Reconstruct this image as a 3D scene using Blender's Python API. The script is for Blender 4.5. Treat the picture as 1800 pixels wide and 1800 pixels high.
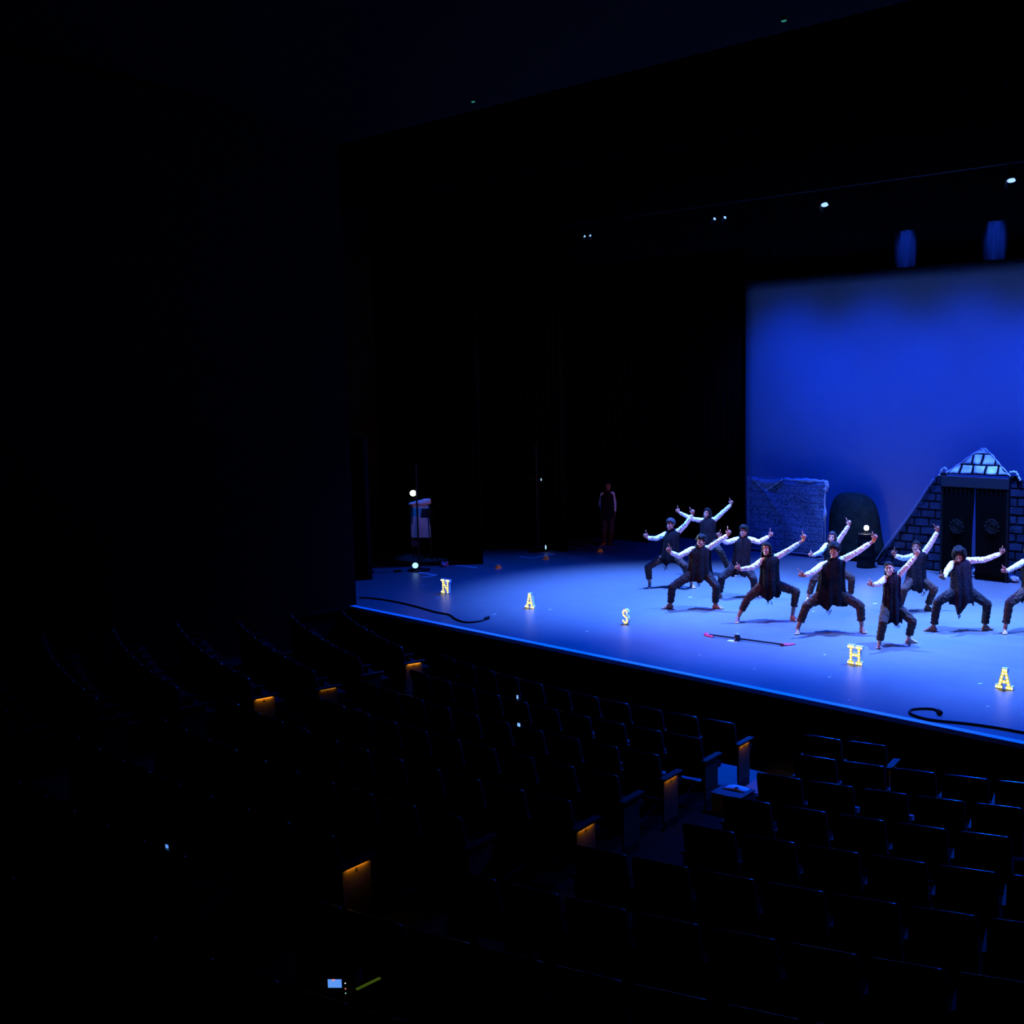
import bpy, math, random
import numpy as np
from mathutils import Vector, Matrix, noise
random.seed(7)
for o in list(bpy.data.objects): bpy.data.objects.remove(o)
scn = bpy.context.scene
COL = scn.collection
V = Vector

# ------------------------------------------------------------------ camera
FPX, CXP, CYP, CAMH = 1880.0, 1350.0, 900.0, 4.13
PITCH, YAW = math.atan(200/FPX), math.radians(36.9)
cd = bpy.data.cameras.new('camera'); cam = bpy.data.objects.new('camera', cd); COL.objects.link(cam)
cd.sensor_width = 36; cd.lens = 36*FPX/1800; cd.shift_x = -0.25; cd.clip_end = 200
cam.location = (0, 0, CAMH); cam.rotation_euler = (math.pi/2-PITCH, 0, YAW)
scn.camera = cam
CAM = V((0, 0, CAMH))
FW = V((-math.sin(YAW)*math.cos(PITCH), math.cos(YAW)*math.cos(PITCH), -math.sin(PITCH)))
RT = V((math.cos(YAW), math.sin(YAW), 0)); UP = RT.cross(FW)
def ray(u, v): return FW + RT*((u-CXP)/FPX) - UP*((v-CYP)/FPX)
def at_z(u, v, z=0.0):
    d = ray(u, v); return CAM + d*((z-CAMH)/d.z)
def at_y(u, v, y):
    d = ray(u, v); return CAM + d*(y/d.y)
def at_x(u, v, x):
    d = ray(u, v); return CAM + d*(x/d.x)
def at_d(u, v, dep): return CAM + ray(u, v)*dep
def proj(p):
    q = V(p)-CAM; z = q.dot(FW); return CXP+FPX*q.dot(RT)/z, CYP-FPX*q.dot(UP)/z, z

# ------------------------------------------------------------------ world, exposure, stage lights
w = bpy.data.worlds.new('world'); scn.world = w; w.use_nodes = True
w.node_tree.nodes['Background'].inputs[0].default_value = (0.3, 0.4, 1, 1)
w.node_tree.nodes['Background'].inputs[1].default_value = 0.0002
scn.view_settings.view_transform = 'Standard'; scn.view_settings.look = 'None'
scn.view_settings.exposure = 0; scn.view_settings.gamma = 1; scn.view_settings.use_curve_mapping = False

def spot(name, loc, target, power, color, cone=60, blend=0.8, radius=0.12):
    l = bpy.data.lights.new(name, 'SPOT'); l.energy = power; l.color = color
    l.spot_size = math.radians(cone); l.spot_blend = blend; l.shadow_soft_size = radius
    o = bpy.data.objects.new(name, l); COL.objects.link(o); o.location = loc
    o.rotation_euler = (V(target)-V(loc)).to_track_quat('-Z', 'Y').to_euler()
    return o
CEN = -11.2                       # centre line of the stage
BLUE = (0.0, 0.070, 1.0); PALE = (0.092, 0.25, 1.0)
PIPE_Y, PIPE_Z = 19.0, 8.35
FIXX = [-20.0, -15.75, -12.78, -8.62, -4.6]
for x, pw in zip(FIXX, (3600, 6000, 6200, 6200, 6200)):
    spot('wash_spot', (x, PIPE_Y-.1, PIPE_Z-0.42), (CEN+(x-CEN)*0.9, 14.9, 0), pw, BLUE, 80, 1.0, 0.12)
for x, pw in zip((-15.6, -11.2, -7.0), (33000, 30000, 30000)):     # down-lights over the middle of the stage
    spot('down_spot', (x, 17.6, 9.6), (x+.1, 16.7, 0), pw, PALE, 54, 1.0, 0.07)
for x, pw in zip((-13.6, -10.2, -6.8), (11000, 16000, 16000)):     # and over its rear half
    spot('down_spot', (x, 21.0, 9.4), (x+.2, 20.5, 0), pw, PALE, 50, 1.0, 0.10)
# side booms in both wings (the lamps in view are built further down) and an added, unseen pink front fill in the house
spot('boom_spot', (-21.7, 15.10, 1.95), (-11.0, 15.4, 2.6), 1500, (1.0, 0.55, 0.58), 26, 0.5, 0.06)
spot('boom_spot', (-21.9, 14.6, 3.3), (-11.5, 15.9, 2.5), 12000, (0.40, 0.75, 1.0), 26, 0.7, 0.08)
spot('box_boom_spot', (-18.9, 4.6, 8.4), (-11.0, 15.7, 1.2), 4200, (1.0, 0.33, 0.33), 27, 0.7, 0.08)
for y in (13.4, 15.6):
    spot('boom_spot', (-0.9, y, 2.2), (-14.0, y+2.7, 2.8), 1250, (1.0, 0.30, 0.36), 26, 0.6, 0.06)
# cyclorama wash from a batten just in front of the drop
for x in (-17.2, -14.6, -12.0, -9.4, -6.8, -4.2):
    spot('cyc_spot', (x, 20.9, 8.75), (x+0.2, 23.9, 0.5), 2050, (0.0, 0.036, 1.0), 78, 1.0, 0.4)
for px in (1591, 1748):           # two lamps that catch the black cloth above the drop
    p = at_y(px, 440 if px < 1700 else 425, 24.55)
    spot('cloth_spot', (p.x, 23.2, 10.6), (p.x, 24.6, 8.0), 2600, (0.01, 0.07, 1.0), 13, 0.9, 0.05)

# ------------------------------------------------------------------ materials
def new_mat(name):
    m = bpy.data.materials.new(name); m.use_nodes = True
    return m, m.node_tree.nodes['Principled BSDF'], m.node_tree
def mat(name, col, rough=0.7, metal=0.0, spec=0.5, var=0.0, scale=8.0, bump=0.0, bscale=40.0, emit=None, es=0.0, sheen=0.0):
    m, b, nt = new_mat(name)
    b.inputs['Base Color'].default_value = (*col, 1); b.inputs['Roughness'].default_value = rough
    b.inputs['Metallic'].default_value = metal; b.inputs['Specular IOR Level'].default_value = spec
    if sheen: b.inputs['Sheen Weight'].default_value = sheen
    tc = nt.nodes.new('ShaderNodeTexCoord')
    if var:
        n = nt.nodes.new('ShaderNodeTexNoise'); n.inputs['Scale'].default_value = scale; n.inputs['Detail'].default_value = 5
        nt.links.new(tc.outputs['Object'], n.inputs['Vector'])
        r = nt.nodes.new('ShaderNodeValToRGB')
        r.color_ramp.elements[0].position = 0.3; r.color_ramp.elements[1].position = 0.7
        r.color_ramp.elements[0].color = (*[c*(1-var) for c in col], 1)
        r.color_ramp.elements[1].color = (*[min(1, c*(1+var)) for c in col], 1)
        nt.links.new(n.outputs['Fac'], r.inputs['Fac']); nt.links.new(r.outputs['Color'], b.inputs['Base Color'])
    if bump:
        n2 = nt.nodes.new('ShaderNodeTexNoise'); n2.inputs['Scale'].default_value = bscale; n2.inputs['Detail'].default_value = 4
        nt.links.new(tc.outputs['Object'], n2.inputs['Vector'])
        bp = nt.nodes.new('ShaderNodeBump'); bp.inputs['Strength'].default_value = bump; bp.inputs['Distance'].default_value = 0.02
        nt.links.new(n2.outputs['Fac'], bp.inputs['Height']); nt.links.new(bp.outputs['Normal'], b.inputs['Normal'])
    if emit:
        b.inputs['Emission Color'].default_value = (*emit, 1); b.inputs['Emission Strength'].default_value = es
    return m
M = {}
M['stage'] = mat('stage_vinyl', (0.125, 0.128, 0.135), 0.40, var=0.05, scale=3, bump=0.02, bscale=200)
M['nosing'] = mat('white_nosing', (0.85, 0.85, 0.85), 0.5)
M['black_wall'] = mat('black_paint', (0.006, 0.006, 0.006), 0.9, var=0.2, spec=0.05)
M['ceiling'] = mat('dark_ceiling', (0.006, 0.006, 0.006), 0.9, spec=0.05, var=.1)
M['velvet'] = mat('black_velvet', (0.003, 0.003, 0.003), 0.95, spec=0.03, var=0.3, scale=3)
M['house_floor'] = mat('house_carpet', (0.008, 0.008, 0.008), 0.9, var=0.2, scale=20, spec=.05)
M['pit_floor'] = mat('front_floor_boards', (0.16, 0.16, 0.17), 0.7, var=0.1, scale=20, spec=.2)  # paler than the carpet: strong stage light on the front floor painted in
M['curtain_back'] = mat('back_cloth', (0.03, 0.03, 0.03), 0.9, var=.1, spec=.05)
M['cyc'] = mat('cyc_cloth', (0.33, 0.33, 0.34), 0.95, var=0.04, scale=0.6, spec=0.05)
M['black_metal'] = mat('black_metal', (0.008, 0.008, 0.009), 0.55, spec=.25)
M['rubber'] = mat('black_rubber', (0.005, 0.005, 0.006), 0.7, spec=.25)
M['seat_fabric'] = mat('seat_fabric', (0.010, 0.009, 0.009), 0.95, spec=0.1, var=0.3, scale=30)
M['seat_rail'] = mat('seat_rail', (0.30, 0.30, 0.31), 0.2, metal=1.0, var=.1)
M['arm'] = mat('armrest_black', (0.012, 0.012, 0.014), 0.5, spec=.35, var=.1)
M['end_panel'] = mat('end_panel_wood', (0.10, 0.06, 0.03), 0.6, var=0.25, scale=9)
M['tape'] = mat('white_tape', (0.75, 0.78, 0.8), 0.6, var=.05)
M['orange'] = mat('orange_plastic', (0.9, 0.22, 0.03), 0.5, var=.1, emit=(1, .25, .04), es=0.05)
M['lamp_warm'] = mat('lamp_warm', (1, 1, 1), emit=(1.0, 0.86, 0.84), es=9)
M['lamp_cool'] = mat('lamp_cool', (1, 1, 1), emit=(0.35, 0.7, 1.0), es=1.6)
M['lamp_blue'] = mat('lamp_blue', (1, 1, 1), emit=(0.3, 0.5, 1.0), es=1.5)  # lens emission stands in for glints on the overhead lamp bodies
M['work'] = mat('work_lamp', (1, 1, 1), emit=(1.0, 0.93, 0.75), es=14)
M['lens_dark'] = mat('dark_lens', (0.05, 0.05, 0.06), 0.1, spec=0.9)
M['shirt'] = mat('white_shirt', (0.78, 0.77, 0.76), 0.85, var=0.06, scale=12, bump=0.5, bscale=26)
M['trousers'] = mat('brown_trousers', (0.062, 0.032, 0.026), 0.9, var=0.25, scale=9, bump=0.4, bscale=24, spec=.2)
M['trousers_dark'] = mat('dark_trousers', (0.022, 0.016, 0.018), 0.9, var=0.25, scale=9, bump=0.4, bscale=24, spec=.2)
M['tunic'] = mat('black_tunic', (0.010, 0.0075, 0.011), 0.95, var=0.4, scale=14, bump=0.6, bscale=30, spec=.1)
M['tunic_plum'] = mat('plum_tunic', (0.014, 0.009, 0.016), 0.95, var=0.4, scale=14, bump=0.6, bscale=30, spec=.1)
M['hair'] = mat('black_hair', (0.0045, 0.0038, 0.004), 0.6, var=0.4, scale=40, bump=1.0, bscale=60, spec=.12)
M['hair_sheen'] = mat('dark_brown_hair', (0.016, 0.013, 0.016), 0.55, var=0.4, scale=40, bump=0.8, bscale=70, spec=.3)
M['eye'] = mat('eye_dark', (0.012, 0.010, 0.010), 0.3)
M['eye_white'] = mat('eye_white', (0.7, 0.68, 0.66), 0.4)
M['lip'] = mat('lip', (0.30, 0.10, 0.09), 0.5)
M['teeth'] = mat('teeth', (0.8, 0.78, 0.74), 0.3)
M['wristband'] = mat('yellow_wristband', (0.8, 0.65, 0.12), 0.5)
SK = [mat('skin_a', (0.48, 0.21, 0.155), 0.55, var=0.08, scale=25), mat('skin_b', (0.39, 0.165, 0.115), 0.55, var=0.08, scale=25),
      mat('skin_c', (0.22, 0.09, 0.058), 0.55, var=0.08, scale=25), mat('skin_d', (0.55, 0.31, 0.24), 0.55, var=0.06, scale=25)]

# ------------------------------------------------------------------ mesh helpers
_ico = {}
def unit_sphere(ns=12, nr=8):
    k = (ns, nr)
    if k not in _ico:
        vs = [(0, 0, 1)]
        for j in range(1, nr):
            t = math.pi*j/nr
            for i in range(ns):
                a = 2*math.pi*i/ns; vs.append((math.sin(t)*math.cos(a), math.sin(t)*math.sin(a), math.cos(t)))
        vs.append((0, 0, -1)); fs = []
        for i in range(ns): fs.append((0, 1+i, 1+(i+1) % ns))
        for j in range(nr-2):
            for i in range(ns):
                a = 1+j*ns+i; b = 1+j*ns+(i+1) % ns; fs.append((a, a+ns, b+ns, b))
        L = len(vs)-1; o = 1+(nr-2)*ns
        for i in range(ns): fs.append((o+i, L, o+(i+1) % ns))
        _ico[k] = (np.array(vs), fs)
    return _ico[k]
def frame(d, hint=None):
    d = V(d).normalized(); h = V(hint) if hint is not None else (V((0, 0, 1)) if abs(d.z) < 0.9 else V((1, 0, 0)))
    a = h.cross(d).normalized(); return a, d.cross(a), d
class MB:
    def __init__(s): s.v = []; s.f = []; s.mi = []
    def add(s, vs, fs, mi=0):
        o = len(s.v); s.v.extend([tuple(p) for p in vs]); s.f.extend([tuple(i+o for i in f) for f in fs]); s.mi.extend([mi]*len(fs))
    def ell(s, c, ax, ns=12, nr=8, mi=0):
        if isinstance(ax, (int, float)): ax = (V((ax, 0, 0)), V((0, ax, 0)), V((0, 0, ax)))
        u, fs = unit_sphere(ns, nr); A = np.array([list(a) for a in ax]); s.add(u @ A + np.array(list(c)), fs, mi)
    def cone(s, p0, p1, r0, r1, n=12, mi=0, caps=True):
        a, b, _ = frame(V(p1)-V(p0)); vs = []
        for p, r in ((p0, r0), (p1, r1)):
            for i in range(n):
                t = 2*math.pi*i/n; vs.append(V(p)+a*(r*math.cos(t))+b*(r*math.sin(t)))
        fs = [(i, (i+1) % n, n+(i+1) % n, n+i) for i in range(n)]
        if caps: fs += [tuple(range(n-1, -1, -1)), tuple(range(n, 2*n))]
        s.add(vs, fs, mi)
    def cap(s, p0, p1, r0, r1, n=12, mi=0):
        s.cone(p0, p1, r0, r1, n, mi); s.ell(p0, r0, n, 8, mi); s.ell(p1, r1, n, 8, mi)
    def tube(s, pts, r, n=8, mi=0):
        rings = []; pts = [V(p) for p in pts]
        vs = []; fs = []; a0 = None
        for k, p in enumerate(pts):
            d = (pts[min(k+1, len(pts)-1)]-pts[max(k-1, 0)]).normalized()
            a, b, _ = frame(d, a0.cross(d) * -1 if False else None)
            rr = r[k] if isinstance(r, (list, tuple)) else r
            for i in range(n):
                t = 2*math.pi*i/n; vs.append(p+a*(rr*math.cos(t))+b*(rr*math.sin(t)))
        for k in range(len(pts)-1):
            for i in range(n): fs.append((k*n+i, k*n+(i+1) % n, (k+1)*n+(i+1) % n, (k+1)*n+i))
        fs += [tuple(range(n-1, -1, -1)), tuple(range((len(pts)-1)*n, len(pts)*n))]
        s.add(vs, fs, mi)
    def box(s, lo, hi, mi=0):
        x0, y0, z0 = lo; x1, y1, z1 = hi
        s.add([(x0,y0,z0),(x1,y0,z0),(x1,y1,z0),(x0,y1,z0),(x0,y0,z1),(x1,y0,z1),(x1,y1,z1),(x0,y1,z1)],
              [(0,3,2,1),(4,5,6,7),(0,1,5,4),(1,2,6,5),(2,3,7,6),(3,0,4,7)], mi)
    def obox(s, c, ax, mi=0):            # oriented box: centre and three half-axis vectors
        c = V(c); a, b, d = [V(t) for t in ax]; vs = []
        for k in (-1, 1):
            for i, j in ((-1, -1), (1, -1), (1, 1), (-1, 1)): vs.append(c+a*i+b*j+d*k)
        fs = [(0,3,2,1),(4,5,6,7),(0,1,5,4),(1,2,6,5),(2,3,7,6),(3,0,4,7)]
        if a.cross(b).dot(d) < 0: fs = [f[::-1] for f in fs]
        s.add(vs, fs, mi)
    def prism(s, poly, z0, z1, mi=0):
        n = len(poly); vs = [(x, y, z0) for x, y in poly]+[(x, y, z1) for x, y in poly]
        s.add(vs, [tuple(range(n-1, -1, -1)), tuple(range(n, 2*n))]+[(i, (i+1) % n, n+(i+1) % n, n+i) for i in range(n)], mi)
    def mesh(s, name, org=(0, 0, 0), smooth=False):
        me = bpy.data.meshes.new(name); o = V(org)
        me.from_pydata([tuple(V(p)-o) for p in s.v], [], s.f); me.update()
        if any(s.mi): me.polygons.foreach_set('material_index', s.mi)
        if smooth: me.polygons.foreach_set('use_smooth', [True]*len(me.polygons))
        return me
    def build(s, name, m, parent=None, org=None, smooth=False, bevel=0):
        base = V(org) if org is not None else (V((0, 0, 0)))
        if parent is not None and org is None: base = V(parent['_o']) if '_o' in parent else V((parent.parent or parent).location)
        return link(name, s.mesh(name, base, smooth), m, parent, base if parent is None else None, bevel)
def link(name, me, m, parent=None, loc=None, bevel=0):
    o = bpy.data.objects.new(name, me); COL.objects.link(o)
    for mm in (m if isinstance(m, (list, tuple)) else [m]): me.materials.append(mm)
    if parent is not None: o.parent = parent
    if loc is not None: o.location = loc
    if bevel:
        b = o.modifiers.new('bevel', 'BEVEL'); b.width = bevel; b.segments = 2; b.limit_method = 'ANGLE'
    return o
def tag(o, label=None, cat=None, group=None, kind=None):
    if label: o['label'] = label
    if cat: o['category'] = cat
    if group: o['group'] = group
    if kind: o['kind'] = kind
    return o
def empty(name, loc, rz=0.0):
    o = bpy.data.objects.new(name, None); COL.objects.link(o); o.location = loc; o.rotation_euler = (0, 0, rz); o.empty_display_size = 0.1
    return o
def remesh(mb, voxel, it=3, fac=0.5, org=(0, 0, 0), disp=None):
    me = mb.mesh('tmp', org); o = bpy.data.objects.new('tmp', me); COL.objects.link(o)
    r = o.modifiers.new('r', 'REMESH'); r.mode = 'VOXEL'; r.voxel_size = voxel
    if it:
        s = o.modifiers.new('s', 'SMOOTH'); s.iterations = it; s.factor = fac
    dg = bpy.context.evaluated_depsgraph_get()
    out = bpy.data.meshes.new_from_object(o.evaluated_get(dg))
    bpy.data.objects.remove(o); bpy.data.meshes.remove(me)
    if disp:
        n = len(out.vertices); co = np.empty(n*3); no = np.empty(n*3)
        out.vertices.foreach_get('co', co); out.vertices.foreach_get('normal', no)
        co = co.reshape(-1, 3); no = no.reshape(-1, 3); amp, sc = disp
        q = co*sc
        d = (np.sin(q[:, 0]*1.7+2*np.sin(q[:, 2]*1.3))*np.sin(q[:, 1]*1.9+1.7*np.sin(q[:, 0]*.9+q[:, 2])) + .6*np.sin(q[:, 2]*3.1+q[:, 0]*2.3+1.5*np.sin(q[:, 1]*2.2)))
        co = co+no*(amp*d)[:, None]; out.vertices.foreach_set('co', co.ravel()); out.update()
    out.polygons.foreach_set('use_smooth', [True]*len(out.polygons))
    return out

# ------------------------------------------------------------------ structure
def struct(name, mb, m, **k): return tag(mb.build(name, m, **k), kind='structure')
STY, XL, XR = 11.83, -19.3, -2.6
b = MB(); b.box((-26, STY, -0.06), (2, 25.5, 0)); struct('floor', b, M['stage'])
b = MB(); b.box((-19.45, STY, -1.05), (2, 12.0, -0.061)); struct('wall_stage_front', b, M['black_wall'])
b = MB(); b.box((XL, STY-0.02, -0.06), (2, STY+.09, 0.004)); struct('trim_1', b, M['nosing'])
b = MB(); b.box((XL-0.06, 10.9, -0.06), (XL, STY, 0.0)); struct('trim_2', b, M['house_floor'])
# stepped house floor, rows rise away from the stage
PITCHR, RISE, F0, YC = 0.95, 0.09, -0.85, 30.0
R0 = math.hypot(-8.4-CEN, 10.45-YC)
b = MB(); b.box((-24, -6, -1.6), (8, STY, F0-0.02)); struct('floor_house', b, M['pit_floor'])
for k in range(0, 13):
    r0, r1 = R0+PITCHR*k-0.62, R0+PITCHR*(k+1)-0.62
    if k == 12: r1 += 6
    pts = []; n = 28
    a0, a1 = math.radians(-26), math.radians(36)
    inner = [(CEN+r0*math.sin(a0+(a1-a0)*i/n), YC-r0*math.cos(a0+(a1-a0)*i/n)) for i in range(n+1)]
    outer = [(CEN+r1*math.sin(a0+(a1-a0)*i/n), YC-r1*math.cos(a0+(a1-a0)*i/n)) for i in range(n+1)]
    b = MB()
    for i in range(n):
        b.prism([inner[i+1], inner[i], outer[i], outer[i+1]], F0-0.02, F0+RISE*k)
    struct('floor_tier', b, M['pit_floor'] if k == 0 else M['house_floor'])
b = MB(); b.box((-19.75, -6, -1.2), (-19.38, 12.0, 9.3)); struct('wall_left', b, M['black_wall'])
b = MB(); b.box((-26, 12.0, 9.12), (2, 12.35, 12.5)); struct('wall_proscenium', b, M['black_wall'])
b = MB(); b.box((-26.2, 12.0, -1.2), (-25.9, 25.6, 12.5)); struct('wall_wing', b, M['black_wall'])
b = MB(); b.box((-26.2, 25.4, -0.2), (2.2, 25.7, 12.5)); struct('wall_back', b, M['black_wall'])
b = MB(); b.box((-26.2, 11.9, 12.4), (2.2, 25.7, 12.6)); struct('ceiling_stage', b, M['black_wall'])
b = MB()
b.add([(-24, 12.0, 9.12), (8, 12.0, 9.12), (8, -6, 10.6), (-24, -6, 10.6), (-24, 12.0, 9.4), (8, 12.0, 9.4), (8, -6, 10.9), (-24, -6, 10.9)],
      [(0, 1, 2, 3), (7, 6, 5, 4), (0, 4, 5, 1), (1, 5, 6, 2), (2, 6, 7, 3), (3, 7, 4, 0)])
struct('ceiling', b, M['ceiling'])

# cyclorama
CY = 23.9; CX0, CZ1 = -18.74, 7.34
b = MB(); nx, nz = 48, 24
gx = [CX0+(2*(CEN-CX0))*i/nx for i in range(nx+1)]; gz = [0.02+CZ1*j/nz for j in range(nz+1)]
b.v = [(x, CY+0.012*math.sin(x*2.1)*math.sin(z*.8), z) for z in gz for x in gx]
b.f = [(j*(nx+1)+i, j*(nx+1)+i+1, (j+1)*(nx+1)+i+1, (j+1)*(nx+1)+i) for j in range(nz) for i in range(nx)]; b.mi = [0]*len(b.f)
cyc = empty('cyclorama', (CEN, CY, 0)); tag(cyc, 'large flat pale cyclorama cloth lit deep blue behind the stage set', 'backdrop')
o = b.build('cloth', M['cyc'], cyc, smooth=True); s = o.modifiers.new('t', 'SOLIDIFY'); s.thickness = 0.01
b = MB(); b.cone((CX0-.05, CY+.03, CZ1+.04), (2*CEN-CX0+.05, CY+.03, CZ1+.04), 0.02, 0.02); b.build('batten', M['black_metal'], cyc)

def drape(name, x0, x1, y, z0, z1, label, fold=0.22, amp=0.045, alongy=False, m='velvet'):
    n = max(8, int(abs(x1-x0)/fold*6)); b = MB(); zs = [z0, z0+(z1-z0)*.5, z1]
    for z in zs:
        for i in range(n+1):
            t = x0+(x1-x0)*i/n; f = amp*math.sin(2*math.pi*(t-x0)/fold+.7*math.sin(t*3))*(1-.25*(z-z0)/(z1-z0))
            b.v.append((y+f, t, z) if alongy else (t, y+f, z))
    for j in range(2):
        for i in range(n): b.f.append((j*(n+1)+i, j*(n+1)+i+1, (j+1)*(n+1)+i+1, (j+1)*(n+1)+i))
    b.mi = [0]*len(b.f)
    c = (y, (x0+x1)/2, z0) if alongy else ((x0+x1)/2, y, z0)
    o = b.build(name, M[m], org=c, smooth=True); s = o.modifiers.new('t', 'SOLIDIFY'); s.thickness = 0.012
    return tag(o, label, 'curtain')
drape('wing_curtain', -25.8, -21.6, 16.9, 0, 10.5, 'black velvet wing curtain behind the side lamp with white lens')
drape('wing_curtain', -25.8, -21.5, 19.6, 0, 10.5, 'black velvet wing curtain behind the second side light stand')
drape('wing_curtain', -25.8, -21.0, 22.3, 0, 10.5, 'black velvet wing curtain behind the person standing in the wings')
drape('wing_curtain', -25.8, CX0-.02, 23.75, 0, 10.5, 'black velvet masking curtain against the edge of the blue backdrop')
drape('back_curtain', -20.0, 1.5, 24.6, 0, 11.5, 'black velvet curtain hung behind and above the blue backdrop', m='curtain_back')
drape('border_curtain', -25.6, 1.6, 20.35, at_y(1590, 405, 20.35).z, 11.5, 'black border curtain hung overhead behind the lighting pipe', m='velvet')
drape('border_curtain', -25.6, 1.6, 14.2, 8.4, 11.5, 'black border curtain hung overhead near the stage front')
# low black masking flat at the side of the stage opening
fl = empty('masking_flat', (-22.6, 13.85, 0)); tag(fl, 'low black masking flat standing at the side of the stage opening', 'stage flat')
b = MB(); b.box((-23.5, 13.83, 0.0), (-21.8, 13.87, 3.24)); b.build('panel', M['black_wall'], fl)
for x in (-23.45, -21.84):
    b = MB(); b.box((x, 13.872, 0), (x+.04, 13.93, 3.24)); b.build('frame_rail', M['black_wall'], fl)
b = MB(); b.box((-22.65, 13.872, 0), (-22.61, 14.5, .04)); b.build('brace_foot', M['black_wall'], fl)

# ------------------------------------------------------------------ overhead lighting
pipe = MB(); pipe.cone((-23.5, PIPE_Y, PIPE_Z+.12), (1.0, PIPE_Y, PIPE_Z+.12), 0.025, 0.025)
tag(pipe.build('lighting_pipe', M['black_metal'], org=(CEN, PIPE_Y, PIPE_Z+.12)), 'black steel pipe hung across the stage carrying the overhead lamps', 'pipe')
def unit(v): return V(v).normalized()
def fixture(loc, target, label, lens='lamp_blue', group=None, rad=.085, clamp=True, L=.30):
    r = empty('stage_lamp', loc); tag(r, label, 'stage light', group); p = V(loc)
    d = (V(target)-p).normalized(); a, b_, _ = frame(d)
    q = MB(); q.cone(p-d*L, p-d*.08, rad*.75, rad, 16); q.cone(p-d*.08, p, rad, rad*1.12, 16); q.ell(p-d*L, rad*.75); q.build('housing', M['black_metal'], r, smooth=False)
    q = MB(); q.cone(p+d*.001, p+d*.012, rad*.98, rad*.9, 20); q.build('lens', M[lens], r)
    side = V((d.y, -d.x, 0)); side = side.normalized() if side.length > .01 else V((1, 0, 0))
    c = p-d*.17
    if clamp:
        top = c+V((0, 0, .10)); q = MB(); w_ = rad+.03
        q.tube([c-side*w_, c-side*w_+V((0, 0, .08)), top, c+side*w_+V((0, 0, .08)), c+side*w_], .010, 6); q.build('yoke', M['black_metal'], r)
        q = MB(); e_ = V((top.x, top.y, PIPE_Z+.093)); q.cone(top, e_, .010, .010, 8); q.box((top.x-.02, min(top.y-.01, PIPE_Y-.02), PIPE_Z+.08), (top.x+.02, max(top.y+.01, PIPE_Y+.02), PIPE_Z+.0935)); q.build('clamp', M['black_metal'], r)
    else:
        q = MB(); q.tube([c-side*(rad+.02), c-side*(rad+.02)-V((0, 0, .1)), c-V((0, 0, .14))], .010, 6); q.build('bracket', M['black_metal'], r)
    for s_ in (-1, 1):
        q = MB(); q.obox(p+d*.055+b_*(s_*(rad*1.1+.012)), (a*rad*.9, b_*.002+d*.0+b_*.0, d*.055+b_*(s_*.02))); q.build('barn_door', M['black_metal'], r)
    return r
OV = 'overhead lamps on the lighting pipe'
for x in FIXX[:4] + [-19.8, -15.45]:
    fixture((x, PIPE_Y-.0, PIPE_Z-.2), (x*.7+CEN*.3-(1.2 if x < -15 else -2.6), 15.2 if x < -15 else 17.5, 0), 'black stage lamp clamped to the overhead lighting pipe', group=OV, rad=.045 if x < -15 else .085, L=.30 if x < -15 else .2)

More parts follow.
